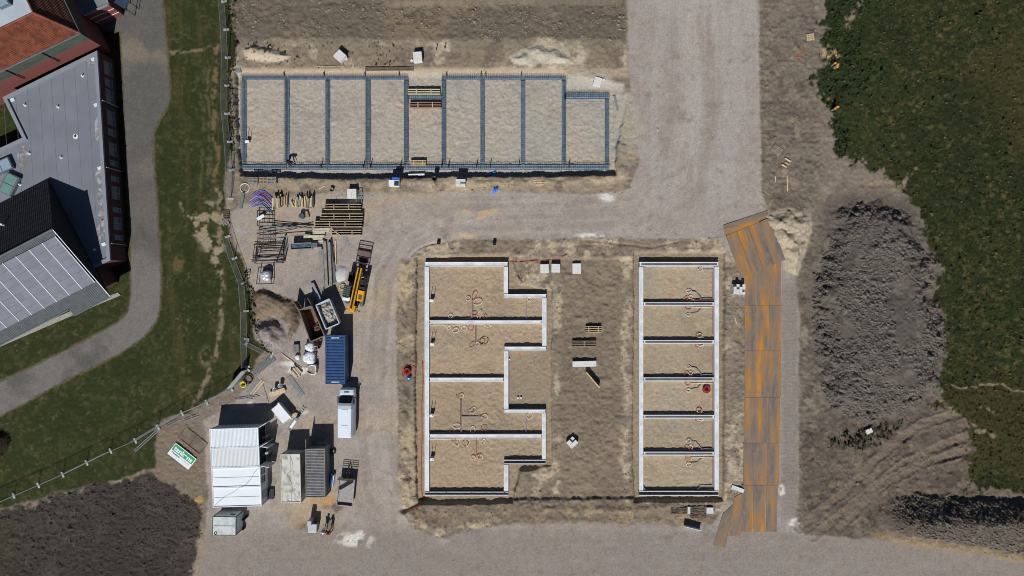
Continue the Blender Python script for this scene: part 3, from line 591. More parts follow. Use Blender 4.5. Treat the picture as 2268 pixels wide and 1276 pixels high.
# -- low extension
e = [(186,34),(240,10),(216,-60),(130,-30)]; pe = XY(e, 3.4); og = Vector((pe[1][0], pe[1][1], 0))
ext = thing("brick_extension", "low brick extension with two pale bands beside the orange roof", "building", og)
MB().prism(pe, -.3, 3.2).build("wall", M_brick, ext, og); MB().prism(pe, 3.203, 3.3).build("roof", M_bit, ext, og)
for z in (1.15, 2.25):
    q_ = [(p[0]*1.0006+0.0, p[1]) for p in pe]; a = Vector((*pe[0], z)); b = Vector((*pe[1], z)); nn = Vector((b.y-a.y, -(b.x-a.x), 0)).normalized(); nn = nn if nn.y < 0 else -nn
    MB().beam(a+nn*.02, b+nn*.02, .05, .07).build("stone_band", M_eps, ext, og)
for i in range(4):
    a = Vector((*pe[i], 3.4)); b = Vector((*pe[(i+1) % 4], 3.4)); MB().beam(a, b, .22, .19).build("parapet", M_par, ext, og)
p = P(270, 4, 2.4); cn = thing("entrance_canopy", "dark blue glass canopy on posts beside the low brick extension", "canopy", (p.x, p.y, 0), R(-30))
MB().box(0, 0, 2.42, 1.5, 1.2, .08).build("canopy_roof", mat("blue_glass", (58, 74, 92), .15, .2, spec=.8), cn)
for x in (-.65, .65):
    for y in (-.5, .5): MB().box(x, y, 1.19, .08, .08, 2.38).build("post", M_dark, cn)
# gravel strip along the eaves
MB().prism(XY([(0,768),(-300,905),(-300,893),(0,758),(160,688),(262,648),(268,654),(165,697)], 0), -.2, .10).build("gravel_strip", mat("washed_gravel", (150, 148, 140), .9, var=.35, scale=9), None)["kind"] = "structure"
# ---------------------------------------------------------------- foundations
def wallbox(u0, v0, u1, v1, z): a = P(u0, v1, z); b = P(u1, v0, z); return a.x, a.y, b.x, b.y
ZW = 0.03
def foundation(name, label, walls, open_walls, double, og):
    f = thing(name, label, "foundation", og)
    for (u0, v0, u1, v1) in walls+open_walls:
        x0, y0, x1, y1 = wallbox(u0, v0, u1, v1, ZW); hor = (x1-x0) > (y1-y0); is_open = (u0, v0, u1, v1) in open_walls
        w_ = MB(); t = .07
        if is_open:
            w_.prism([(x0, y0), (x1, y0), (x1, y1), (x0, y1)], -.72, -.30)
        else:
            w_.prism([(x0+t, y0+t), (x1-t, y0+t), (x1-t, y1-t), (x0+t, y1-t)], -.72, ZW-.015)
        wo = w_.build("foundation_wall", M_conc if not is_open else M_concd, f, og)
        for sgn in (0, 1):
            e_ = MB()
            if hor: e_.box((x0+x1)/2, (y0+t/2) if sgn == 0 else (y1-t/2), -.33, x1-x0, t, .74)
            else: e_.box((x0+t/2) if sgn == 0 else (x1-t/2), (y0+y1)/2, -.33, t, y1-y0-2*t-.01, .74)
            e_.build("foam_formwork", M_eps, wo, og)
        if double and hor and not is_open:
            for k in (.36, .64):
                y = y0+(y1-y0)*k; MB().box((x0+x1)/2, y, ZW+.012, (x1-x0)-.5, .05, .05).build("cavity_line", M_dark, wo, og)  # dark strips painted in for the shaded cavity gaps of the cross walls
        if is_open:
            rb = MB(); nb = int((x1-x0)/.32)
            for i in range(nb):
                x = x0+.2+i*(x1-x0-.4)/max(1, nb-1); rb.box(x, (y0+y1)/2+rnd.uniform(-.06, .06), -.08+rnd.uniform(0, .08), .10, .06, .40)
            for y in (y0+.14, y1-.14): rb.box((x0+x1)/2, y, -.18, x1-x0-.3, .03, .03)
            rb.build("starter_bars", M_rebar, wo, og, kind="stuff")
    return f
B_walls = [(940.5,580.4,1125.1,589.9),(940.5,590.4,950.4,1089.2),(1115.7,590.4,1125.1,651.2),(1115.7,651.7,1210.5,658.9),(1201,659.4,1210.5,767.6),(951,709.8,1200.5,717.5),(1116.4,768,1210.5,776.2),
           (1116.4,776.8,1126,906.9),(951,836.8,1115.9,845.3),(1116,907.4,1208.7,914),(1200.5,914.5,1208.7,1018.5),(951,962.2,1200,970.5),(1116,1028.5,1126,1089)]
B_open = [(940.5,1089.6,1126,1097.5),(1116,1019,1208.7,1028)]
foundation("house_foundation", "white stepped strip foundation enclosing four sand rooms beside the gravel yard", B_walls, B_open, False, P(1030, 840, -.72))
C_walls = [(1415.9,580.5,1592.2,589.9),(1415.9,590.4,1424.6,1087.6),(1582.8,590.4,1592.2,1087.6)]+[(1425.1,a,1582.3,b) for a, b in ((669.8,677.4),(753.8,761.4),(836.3,844.5),(919.4,927.2),(1001,1008.8))]
foundation("house_foundation", "white ladder shaped strip foundation of six sand rooms beside the rusty plates", C_walls, [(1415.9,1088,1592.2,1098)], True, P(1504, 840, -.72))
# -- reinforcement cages in the upper pit
M_lin = mat("blue_grey_lining", (128, 150, 170), .8, var=.2, scale=2.0)
CZ = zA+.02
def cage(u0, v0, u1, v1, label, grp):
    a = P(u0, v1, CZ+.3); b = P(u1, v0, CZ+.3); og = Vector(((a.x+b.x)/2, (a.y+b.y)/2, CZ)); wx, wy = b.x-a.x, b.y-a.y
    t = thing("reinforcement_cage", label, "rebar cage", og, 0, grp); hor = wx > wy; Lg = max(wx, wy); wd = min(wx, wy)
    MB().box(0, 0, .035, wx, wy, .07).build("lining", M_lin, t)
    def pt(s, q, z): return (s, q, z) if hor else (q, s, z)
    lb = MB(); k = wd/2-.06
    for q in (-k, -k/3, k/3, k):
        for z in (.12, .46):
            lb.beam(pt(-Lg/2, q, z), pt(Lg/2, q, z), .020, .020)
    lb.build("long_bars", M_rebar, t, kind="stuff")
    st = MB(); n_ = int(Lg/.24)
    for i in range(n_+1):
        s = -Lg/2+i*Lg/n_+rnd.uniform(-.02, .02)
        for z in (.12, .46): st.beam(pt(s, -k-.02, z), pt(s, k+.02, z), .013, .013)
        for q in (-k, k): st.beam(pt(s, q, .1), pt(s, q, .50), .013, .013)
    st.build("stirrups", M_rebar, t, kind="stuff")
    return t
ORD = ["first", "second", "third", "fourth", "fifth", "sixth", "seventh", "eighth", "ninth", "tenth", "eleventh", "twelfth", "thirteenth", "fourteenth", "fifteenth", "sixteenth"]
gr = "reinforcement cages in the upper pit"
xsA = [(533,543.8),(628.7,639.5),(719.5,729.5),(808.8,819.5),(894,904),(977.5,987.5),(1063.5,1073),(1153,1163),(1243.7,1253.7),(1339.5,1349.3)]
for i, (a, b) in enumerate(xsA):
    cage(a, 178 if i < 9 else 220, b, 362, "steel bar cage across the pit, %s counting from the lawn fence" % ORD[i], gr)
for i in range(9):
    if i == 4: continue
    a = xsA[i][0]+1; b = xsA[i+1][1]-1
    if i < 8: cage(a if i in (0, 5) else xsA[i][1]-4, 164, b if i in (3, 7) else xsA[i+1][0]+4, 176, "steel bar cage along the lit pit edge, %s counting from the lawn fence" % ORD[i if i < 4 else i-1], gr)
cage(1250, 205, 1349, 219, "short steel bar cage set back beside the leaning grey plank", gr)
cage(903, 207, 978, 219, "short steel bar cage between two open timber forms", gr)
for i in range(9):
    cage(xsA[i][0] if i == 0 else xsA[i][1]-4, 363.5, xsA[i+1][0]+4 if i < 8 else 1349, 376, "steel bar cage along the shaded pit bank, %s counting from the lawn fence" % ORD[i], gr)
def post(u, v, label, hgt=.75, grp=None):
    p = P(u, v, CZ); t = thing("shutter_clamp", label, "clamp", (p.x, p.y, CZ), 0, grp)
    MB().box(0, 0, hgt/2+.45, .09, .09, hgt).build("upright", M_dark, t); MB().box(0, 0, .25, .07, .5, .5).build("bracket", M_dark, t)
for i, u in enumerate((632,720,810,886,990,1066,1076,1155)): post(u, 166, "short black clamp on the lit pit edge, %s counting from the lawn fence" % ORD[i], .4, "clamps on the lit edge")
for i, u in enumerate((713,806,822,888,979,994,1056,1086,1149,1260)): post(u, 368, "short black clamp by the shaded pit bank, %s counting from the lawn fence" % ORD[i], .55, "clamps on the shaded edge")
# -- meter boards standing in the rooms
def meter(u, v, label):
    p = G(u, v); t = thing("meter_board", label, "meter board", (p.x, p.y, p.z-.03), 0, "white meter boards in the rooms")
    MB().box(0, 0, .62, .5, .34, .12).build("board", M_white, t)
    for x in (-.2, .2): MB().box(x, .18, .85, .05, .05, 1.7).build("leg", M_dark, t)
    MB().box(0, .1, .35, .4, .3, .5).build("meter_box", M_eps, t)
for i, (u, v) in enumerate(((957,666),(958,762),(957,919),(958,1015))): meter(u, v, "white meter board on two posts in the %s stepped room from the white blocks" % ORD[i])
meter(551, 316, "white meter board on two thin posts beside a steel bar cage")
# -- pipes and conduit loops
def loop(mb, c, r, a0=0, sq=1.0, z=.05, n=14, rot=0.0, turn=1.0):
    pts = []
    for i in range(n+1):
        t = a0+2*math.pi*turn*i/n; x = r*math.cos(t); y = r*sq*math.sin(t)
        pts.append((c[0]+x*math.cos(rot)-y*math.sin(rot), c[1]+x*math.sin(rot)+y*math.cos(rot), z+.10*math.sin(math.pi*i/n)))
    mb.tube(pts, .033, 5)
def pipes(label, segs, loops, zz=-.40, grp=None, nm="conduit_run", cat="pipes"):
    q0 = P(*segs[0][1][0], zz); t = thing(nm, label, cat, q0, 0, grp)
    for (m_, pts, r, z) in segs:
        MB().tube([P(u, v, zz)+Vector((0, 0, z)) for u, v in pts], r, 6).build("pipe", m_, t, q0)
    for (m_, u, v, r, sq, rot) in loops:
        b_ = MB(); p = P(u, v, zz); loop(b_, (p.x, p.y), r/SPX*rnd.uniform(1.0, 1.3), rnd.uniform(0, 6), sq*rnd.uniform(.7, 1.0), p.z+.06, 14, rot, .95); b_.build("conduit_loop", m_, t, q0)
    return t
pipes("grey drain with cream and red conduit loops in the upper stepped room", [(M_pipe,[(1046,665),(1045,704)],.055,.08),(M_rose,[(1048,668),(1047,704)],.03,.1),(M_pipe,[(950,708),(1000,707),(1043,706)],.05,.2)],
      [(M_cream,1037,662,4,1,0),(M_rose,1051,655,9,.5,1.2),(M_cream,1058,669,9,.7,.2),(M_rose,1051,695,5,1,0),(M_cream,1062,697,8,.5,1.3),(M_rose,1075,701,3,1,0),(M_cream,998,700,4,1,0)])
pipes("single grey drain pipe with a cream loop in the narrow bay", [(M_pipe,[(1166,660),(1166,707)],.05,.1)], [(M_cream,1173,663,5,1,0)])
pipes("grey drain with a tangle of red loops below the first cross wall", [(M_pipe,[(1055,720),(1055,755)],.055,.08),(M_rose,[(1053,720),(1053,757)],.03,.1),(M_cream,[(950,720),(1000,720),(1085,719)],.03,.1)],
      [(M_rose,1046,764,7,.7,.5),(M_cream,1057,762,5,1,0),(M_rose,1066,757,8,.9,.3),(M_dark,1072,755,10,.8,.9),(M_rose,1043,727,4,1.4,0),(M_cream,1028,727,5,1,0),(M_cream,1009,732,6,.7,.2),(M_cream,995,726,4,1,0),(M_cream,1080,722,6,.5,0)])
pipes("long grey drain with a side branch in the third stepped room", [(M_pipe,[(1021,885),(1022,957)],.055,.08),(M_rose,[(1019,885),(1020,957)],.03,.1),(M_pipe,[(1022,923),(1070,923)],.05,.12),(M_pipe,[(952,958),(1035,958)],.05,.16)],
      [(M_rose,1015,877,5,.8,0),(M_cream,1023,876,4,1,0),(M_rose,1042,911,6,.8,.5),(M_cream,1048,909,8,.7,.8),(M_cream,1074,923,6,.8,0),(M_cream,1011,944,7,.8,0),(M_cream,1047,951,5,1.3,0),(M_rose,1072,949,6,1.1,0),(M_rose,1000,955,4,1,0)])
pipes("single grey drain pipe with a cream loop in the lower narrow bay", [(M_pipe,[(1166,914),(1165,958)],.05,.1)], [(M_cream,1173,921,6,.8,1)])
pipes("pink drain with cream and red loops in the lowest stepped room", [(M_rose,[(1055,973),(1055,1005)],.05,.1),(M_cream,[(952,973),(1060,972)],.03,.1)],
      [(M_cream,1048,1014,5,1,0),(M_rose,1057,1012,5,.8,0),(M_cream,1063,1012,5,.9,0),(M_rose,1031,982,6,1.1,0),(M_cream,1037,981,7,.4,1.2),(M_cream,1070,978,6,.7,1),(M_cream,1011,983,5,1,0),(M_rose,1004,974,4,1,0)])
cv = [(671,757),(757,838),(838,920),(920,1001)]
lab6 = ["first","second","third","fourth"]
for i, v0 in enumerate((668, 836, 1000)):
    nm_ = ("room nearest the sand heap", "room above the hose reel", "fifth room beside the plates")[i]
    pipes("branched grey and cream conduits at the wall of the "+nm_, [(M_pipe,[(1580,v0-4),(1555,v0-5),(1541,v0-21),(1525,v0-24)],.05,.1),(M_pipe,[(1580,v0-6),(1560,v0-7),(1530,v0-1)],.045,.14),(M_rose,[(1579,v0-3),(1550,v0-4),(1520,v0-1)],.03,.2),(M_pipe,[(1580,v0-78),(1579,v0-40),(1579,v0-6)],.045,.1),(M_rose,[(1577,v0-78),(1577,v0-8)],.03,.1)],
          [(M_cream,1525,v0-23,4.5,.9,0),(M_cream,1529,v0-10,4,1,.5),(M_rose,1521,v0-8,5,.8,.5),(M_cream,1534,v0-2,3,1,0)])
    pipes("small conduit branch with cream loops below the wall of the "+nm_, [(M_cream,[(1580,v0+14),(1555,v0+13),(1530,v0+14)],.035,.1),(M_pipe,[(1554,v0+14),(1544,v0+24),(1530,v0+26)],.045,.08),(M_rose,[(1578,v0+12),(1578,v0+74)],.03,.08),(M_pipe,[(1580,v0+14),(1580,v0+74)],.045,.08)],
          [(M_rose,1523,v0+14,5,.9,0),(M_cream,1525,v0+29,4.5,.8,0)])
for i, v0 in enumerate((752, 918)):
    pipes("pink conduit loop in the lower corner of the %s room" % ("second" if i == 0 else "fourth"), [(M_cream,[(1578,v0-3),(1560,v0-3),(1549,v0-8)],.035,.1),(M_cream,[(1578,v0+12),(1560,v0+12),(1545,v0+14)],.035,.1)], [(M_rose,1547,v0-10,6,.9,0),(M_cream,1549,v0-9,5,1,0),(M_rose,1545,v0+14,5,.7,0),(M_cream,1551,v0+12,6,.5,0)])
pipes("bent grey pipe in the top corner of the ladder shaped foundation", [(M_pipe,[(1580,597),(1555,597),(1545,590)],.05,.15),(M_cream,[(1580,592),(1550,592)],.03,.15),(M_pipe,[(1424,597),(1432,588)],.05,.2)], [(M_rose,1549,593,4,.7,.6),(M_cream,1551,597,4,1,0)])
pipes("dark bent pipes in the bottom corners of the ladder shaped foundation", [(M_pipe,[(1579,1077),(1550,1077),(1540,1086)],.05,.2),(M_pipe,[(1412,1070),(1422,1076),(1430,1085)],.05,.25),(M_cream,[(1578,1083),(1556,1085)],.03,.2)], [(M_rose,1545,1086,4,.6,0)])
# -- hose reels and hoses
def reel(u, v, label):
    p = G(u, v); t = thing("hose_reel", label, "hose reel", (p.x, p.y, p.z-.02), .2)
    b_ = MB(); 
    for k in range(3): b_.lathe((0, 0, 0), [(.20+.1*k, .30), (.26+.1*k, .36), (.30+.1*k, .30), (.26+.1*k, .24), (.20+.1*k, .30)], 18)
    b_.build("wound_hose", M_red, t, smooth=True)
    MB().cyl((0, 0), .14, .02, .45, 12).build("hub", M_black, t); MB().lathe((0, 0, 0), [(.52, 0), (.52, .06), (.10, .06), (.10, 0)], 20).build("flange", M_red, t)
    return t
reel(902, 823, "dark red hose reel beside the stepped foundation"); reel(1564, 862, "dark red hose reel on sand inside the ladder shaped foundation")
def hose(name, label, pts, r, m_, cat="hose"):
    q0 = G(*pts[0]); q_ = []
    for i in range(len(pts)-1):
        for k in range(5):
            t = k/5; u = pts[i][0]*(1-t)+pts[i+1][0]*t; v = pts[i][1]*(1-t)+pts[i+1][1]*t; q_.append(G(u, v, r*.7))
    q_.append(G(*pts[-1], r*.7)); return tag(MB().tube(q_, r, 6).build(name, m_, None, q0, True), label, cat)
M_hose = mat("orange_red_hose", (176, 66, 48), .6, var=.1)
hose("hose", "long orange red hose along the outside of the stepped foundation", [(936,800),(937,850),(934,900),(935,960),(933,1020),(934,1085),(936,1105),(925,1122),(905,1130)], .055, M_hose)
hose("hose", "curved orange red hose across dirt beside the white blocks", [(1126,579),(1150,581),(1190,577),(1225,575),(1245,569),(1257,563)], .05, M_hose)
hose("hose", "red hose curling round the reel beside the stepped foundation", [(893,836),(890,822),(895,812),(906,807),(918,811),(923,822)], .05, M_hose)
hose("hose", "short red hose offcut on dirt above the reel", [(907,794),(911,790),(914,785)], .05, M_hose)
p = G(906, 836); t = thing("water_can", "blue and white round container beside the hose reel", "container", (p.x, p.y, p.z-.02)); MB().lathe((0, 0, 0), [(.26, 0), (.3, .05), (.3, .42), (.22, .5), (.08, .52), (.08, .6), (.0, .6)], 16).build("body", M_blue, t, smooth=True); MB().cyl((.05, -.08), .09, .5, .63, 10).build("cap", M_white, t)
# ---------------------------------------------------------------- containers, cabins and vehicles
def corrug_box(t, L_, W_, H_, m_, roof_m=None, ribs=26, rib_axis='x', wall_ribs=True):
    """box container in local coordinates, long side along y when rib_axis is y"""
    ax = 0 if rib_axis == 'x' else 1; sx, sy = (L_, W_) if ax == 0 else (W_, L_)
    MB().box(0, 0, .09+(H_-.16)/2, sx-.10, sy-.10, H_-.20).build("body", m_, t)
    for x in (-1, 1):
        for y in (-1, 1):
            MB().box(x*(sx/2-.06), y*(sy/2-.06), H_/2, .13, .13, H_-.005).build("corner_post", m_, t)
    fr = MB()
    for z in (.09, H_-.07):
        for y in (-1, 1): fr.box(0, y*(sy/2-.045), z, sx-.27, .09, .12)
        for x in (-1, 1): fr.box(x*(sx/2-.045), 0, z, .09, sy-.27, .12)
    fr.build("frame", m_, t)
    if ribs:
        rb = MB()
        for i in range(ribs):
            s = -L_/2+.22+(L_-.44)*(i+.5)/ribs; w_ = (L_-.44)/ribs*.52
            z0_ = H_-.10; w_ *= .95; a_ = (sy if ax == 0 else sx)/2-.1
            q6 = [(s-w_, -a_, z0_), (s-w_*.45, -a_, z0_+.075), (s+w_*.45, -a_, z0_+.075), (s+w_, -a_, z0_)]; q6 += [(x_, -y_, z_) for x_, y_, z_ in q6]
            if ax: q6 = [(-y_, x_, z_) for x_, y_, z_ in q6]
            rb.add(q6, [(0, 1, 5, 4), (1, 2, 6, 5), (2, 3, 7, 6), (3, 2, 1, 0), (4, 5, 6, 7)])
        rb.build("roof_corrugation", roof_m or m_, t, kind="stuff")
        if wall_ribs:
            rb = MB()
            for i in range(ribs):
                s = -L_/2+.22+(L_-.44)*(i+.5)/ribs; w_ = (L_-.44)/ribs*.52
                for k in (-1, 1):
                    if ax == 0: rb.box(s, k*(sy/2-.045), H_/2, w_, .05, H_-.36)
                    else: rb.box(k*(sx/2-.045), s, H_/2, .05, w_, H_-.36)
            rb.build("wall_corrugation", m_, t, kind="stuff")
def place(u, v, z=0.0): p = P(u, v, z); return (p.x, p.y, gz(p.x, p.y)-.02)
M_cblue = mat("blue_container_paint", (50, 78, 122), .5, var=.18, scale=1.2)
M_cwhite = mat("white_container_paint", (222, 228, 234), .5, var=.03, scale=.7)
M_cgrey = mat("grey_container_paint", (124, 124, 124), .6, var=.22, scale=1.6)
M_dirty = mat("dirty_white_paint", (196, 196, 188), .7, rgb2=(128, 124, 108), scale=.75, thr=(.50, .66))
M_green = mat("green_paint", (42, 84, 52), .5)
t = thing("shipping_container", "blue corrugated shipping container beside two open skips", "container", place(742, 797, 2.59), R(.3))
corrug_box(t, 6.06, 2.44, 2.59, M_cblue, None, 30, 'y')
mk = MB()
for y in (2.72, -2.78):
    for i in range(9): mk.box(-.42+i*.11, y, 2.588+.004, .07, .15 if i % 3 else .11, .008)
mk.build("marking", M_white, t)
for x in (-.6, .6): MB().box(x, 3.015, 1.28, 1.1, .05, 2.2).build("door", M_cblue, t)
# white cabins in a row
cA = P(463.3, 950.3, 2.6); cB = P(570.5, 947, 2.6); cC = P(471.7, 1124.6, 2.6); ang = math.atan2(cB.y-cA.y, cB.x-cA.x)
dn = (cC-cA).normalized(); rt = (cB-cA).normalized(); step = (cC-cA).length/4
labs = ["white corrugated storage container with open doors, outermost in the row beside the sign", "white corrugated container with specked roof beside a smooth cabin", "smooth white site cabin with windows between container and cabin", "smooth white site cabin beside the small green edged cabin"]
for i in range(4):
    c = cA+dn*step*(i+.5)+rt*3.03; t = thing("shipping_container" if i < 2 else "site_cabin", labs[i], "container" if i < 2 else "cabin", (c.x, c.y, gz(c.x, c.y)-.02), ang, "white cabins in a row")
    wm = M_cwhite if i != 1 else mat("specked_white_paint", (216, 221, 223), .6, rgb2=(140, 140, 134), scale=9, thr=(.66, .74))
    corrug_box(t, 6.06, step-.03, 2.6, wm, wm, 34 if i < 2 else 0, 'x', i == 0)
    if i >= 2:
        MB().box(0, 0, 2.525, 5.6, .03, .02).build("roof_seam", M_frame, t)
    if i == 2:
        for y in (-.55, .5):
            w_ = MB().box(3.0, y, 1.5, .07, .85, 1.15).build("window", M_frame, t); MB().box(3.03, y, 1.5, .05, .72, 1.0).build("pane", M_glass, w_)
    if i == 3: MB().box(3.0, 0, 1.05, .06, .95, 2.0).build("door", mat("pale_door", (170, 176, 184), .5), t)
    if i < 2:
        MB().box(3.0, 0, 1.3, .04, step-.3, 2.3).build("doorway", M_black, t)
        for k in (-1, 1):
            a_ = R(30 if k > 0 else -12); ln = 1.15
            d_ = MB().box(3.03+math.cos(a_)*ln/2, k*(step/2-.06)+math.sin(a_)*ln/2, 1.3, ln, .06, 2.3, a_).build("door", wm, t); MB().box(3.03+math.cos(a_)*ln*.8, k*(step/2-.06)+math.sin(a_)*ln*.8, 1.3, .05, .12, 2.2, a_).build("locking_bar", M_steel, d_)
hz = cA+dn*step*2.2+rt*5.9; q_ = []
for (s, w_) in ((2.05,5.95),(2.3,5.3),(2.6,4.9),(2.95,4.1),(3.0,3.5),(3.3,2.5),(3.45,1.6),(3.7,.8),(3.9,.25)):
    p = cA+dn*step*s+rt*w_; q_.append((p.x, p.y, 2.60))
tag(MB().tube(q_, .012, 5).build("power_cable", M_dark, None, Vector(q_[0])), "thin dark cable crossing the roofs of the smooth white cabins", "cable")
for (j, (u, v)) in enumerate(((585,968),(588,985),(590,1003))):
    p = P(u, v, .6); t = thing("shelf_rack", "grey loaded shelf rack standing out of the %s open container" % ("first", "corrugated", "specked")[j], "shelf", (p.x, p.y, 0), ang+R(20))
    for z in (.3, .8, 1.3): MB().box(0, 0, z, 1.1, .3, .05).build("shelf", M_steel, t)
    for x in (-.5, .5): MB().box(x, 0, .7, .05, .25, 1.4).build("upright", M_steel, t)
p = P(600, 1094, .25); t = thing("doorstep", "dark steel grating step at the door of the smooth white cabin", "step", (p.x, p.y, 0), ang)
MB().box(0, 0, .3, .8, 1.3, .05).build("tread", M_dark, t)
for x in (-.35, .35):
    for y in (-.55, .55): MB().box(x, y, .14, .06, .06, .30).build("leg", M_dark, t)
t = thing("shipping_container", "dirty white storage container with streaked roof beside the grey container", "container", place(643.6, 1060.5, 2.59), R(1.2))
corrug_box(t, 6.06, 2.44, 2.59, M_dirty, M_dirty, 0, 'y'); MB().box(0, 0, 2.50, .05, 5.7, .03).build("roof_seam", M_frame, t)
b_ = MB(); q_ = [(-.1,2.9,2.53),(.2,2.2,2.53),(.3,1.4,2.53),(.1,.9,2.53),(-.5,.6,2.53),(-.3,.1,2.53),(.1,-.6,2.53),(.2,-1.6,2.53),(.6,-2.2,2.53),(.3,-2.5,2.53),(.7,-2.8,2.53)]; b_.tube(q_, .012, 5); b_.build("cable", M_frame, t)
t = thing("shipping_container", "grey weathered corrugated container with one door swung open", "container", place(698, 1048.3, 2.59), R(.6))
corrug_box(t, 6.06, 2.44, 2.59, M_cgrey, None, 30, 'y')
MB().box(-1.19, 3.03+.58, 1.3, .06, 1.16, 2.3).build("door", M_cgrey, t); MB().box(.55, 3.01, 1.3, 1.1, .05, 2.3).build("door", M_cgrey, t)
p = P(710, 989, .9); t = thing("site_crate", "grey steel crate standing against the grey container", "crate", (p.x, p.y, 0), R(.6)); MB().box(0, 0, .45, 1.3, .7, .86).build("body", M_cgrey, t); MB().box(0, 0, .90, 1.36, .76, .06).build("lid", M_cgrey, t)
p = P(737, 1000, .2); t = thing("spare_tyre", "black tyre with pale rim lying beside the grey container", "tyre", (p.x, p.y, 0)); MB().lathe((0, 0, .0), [(.18, .06), (.22, .0), (.36, .0), (.40, .1), (.36, .2), (.22, .2), (.18, .14)], 18).build("tyre", M_black, t, smooth=True); MB().cyl((0, 0), .18, .07, .12, 16).build("rim", M_steel, t)
p = G(738, 1062); t = thing("insulation_sheet", "blue and white sheet pack leaning beside the grey container", "sheet", (p.x, p.y, p.z), R(-7)); MB().box(0, 0, .3, .26, 1.3, .6).build("core", M_blue, t)
for x in (-.17, .17): MB().box(x, 0, .32, .07, 1.5, .64).build("facing", M_white, t)
# small green edged cabin
c = P(496, 1165.5, 2.6); t = thing("site_cabin", "small pale cabin with green frame edges beside the larger white cabins", "cabin", (c.x, c.y, gz(c.x, c.y)-.02), R(-.8))
MB().box(0, 0, 1.32, 2.86, 2.26, 2.46).build("body", mat("pale_cabin_paint", (184, 190, 190), .6, var=.2, scale=1.2), t); MB().box(0, 0, 2.573, 2.5, .03, .02).build("roof_seam", M_frame, t)
for x in (-1, 1):
    for y in (-1, 1): MB().box(x*1.42, y*1.12, 1.28, .10, .10, 2.55).build("corner_post", M_green, t)
for y in (-1, 1): MB().box(0, y*1.14, 2.49, 2.72, .08, .12).build("edge_beam", M_green, t)
for x in (-1, 1): MB().box(x*1.44, 0, 2.49, .08, 2.1, .12).build("edge_beam", M_green, t)
MB().box(.7, 1.14, 1.6, .6, .05, .5).build("window", M_glass, t); b_ = MB(); b_.lathe((-1.05, -.9, 2.56), [(.12, .02), (.16, .05), (.20, .02), (.16, 0), (.12, .02)], 14); b_.build("cable_coil", M_dark, t)
for (u, v, l_) in ((543,1147,"black bin between another bin and the small green edged cabin"),(548,1142,"black bin standing outermost beside the small green edged cabin"),(541,1168,"single black bin at the corner of the small green edged cabin")):
    p = G(u, v); tag(at(MB().lathe((0, 0, 0), [(.16, 0), (.2, .05), (.2, .5), (.16, .55), (.14, .52), (.14, .1), (0, .1)], 14), "waste_bin", M_black, (p.x, p.y, p.z), True), l_, "bin", "black bins by the small cabin")
# electrical cabinet
p = P(691, 1168, 1.2); t = thing("power_cabinet", "grey steel site power cabinet on dark muddy ground", "cabinet", (p.x, p.y, gz(p.x, p.y)-.02), R(-2))
MB().box(.05, -.15, .62, 1.0, 1.0, 1.2).build("housing", M_zinc if "zinc" in MATS else M_steel, t); MB().box(-.28, .62, .82, .55, .52, 1.6).build("meter_column", M_steel, t); MB().box(.05, -.15, 1.24, 1.08, 1.08, .05).build("lid", M_steel, t)
for x in (-.35, .4): MB().box(x, -.67, .6, .3, .04, .9).build("door", M_frame, t)
# -- open skips
def skip(label, cn, z, m_, in_m, fill, og_uv):
    c4 = [P(u, v, z) for u, v in cn]; c = sum(c4, Vector())/4; g = gz(c.x, c.y)-.03; og = Vector((c.x, c.y, g))
    t = thing("open_skip", label, "skip", og)
    q_ = [Vector((p.x-c.x, p.y-c.y, 0)) for p in c4]; low = [p*.90 for p in q_]
    th = .07; hz_ = z-g
    fl = MB(); fl.prism([tuple((p*.93).xy) for p in low], .12, .2); fl.build("floor", in_m, t)
    for i in range(4):
        a, b, a2, b2 = q_[i], q_[(i+1) % 4], low[i], low[(i+1) % 4]; d = (b-a).normalized(); n_ = Vector((d.y, -d.x, 0)); n_ = n_ if n_.dot(a+b) < 0 else -n_
        up = Vector((0, 0, hz_)); v = [a2, b2, b+up, a+up, a2+n_*th, b2+n_*th, b+up+n_*th, a+up+n_*th]
        w_ = MB().add(v, [(0, 1, 2, 3), (7, 6, 5, 4), (3, 2, 6, 7), (0, 4, 5, 1), (0, 3, 7, 4), (1, 5, 6, 2)]).build("side", m_, t)
        MB().beam(a*.985+up, b*.985+up, .13, .10).build("rim", m_, w_)
        for k in range(1, 5):
            pm_ = a.lerp(b, k/5); pl_ = a2.lerp(b2, k/5); MB().beam(pl_-n_*.03, pm_+up*.94-n_*.03, .10, .07).build("rib", m_, w_)
    for i in (0, 2):
        pp = low[i]*.8; MB().box(pp.x, pp.y, .06, .3, .3, .14).build("skid", M_dark, t)
    return t, q_, hz_
M_rust = mat("rusty_steel", (132, 92, 66), .85, var=.25, scale=1.5)
t, q_, hz_ = skip("brown open skip with rusty floor and little rubbish", [(661.5,686.5),(687.4,758),(719.3,744.3),(690,677)], 1.85, mat("brown_grey_paint", (112, 104, 94), .7, var=.25), M_rust, 0, None)
for (a, b, dx, dy) in ((q_[0], q_[3], -.75, 1.05), (q_[3], q_[0], -.55, .95)):
    MB().beam((a.x, a.y, hz_*.5), (a.x+dx, a.y+dy, hz_*.5), .07, hz_*.9).build("door", MATS["brown_grey_paint"], t)
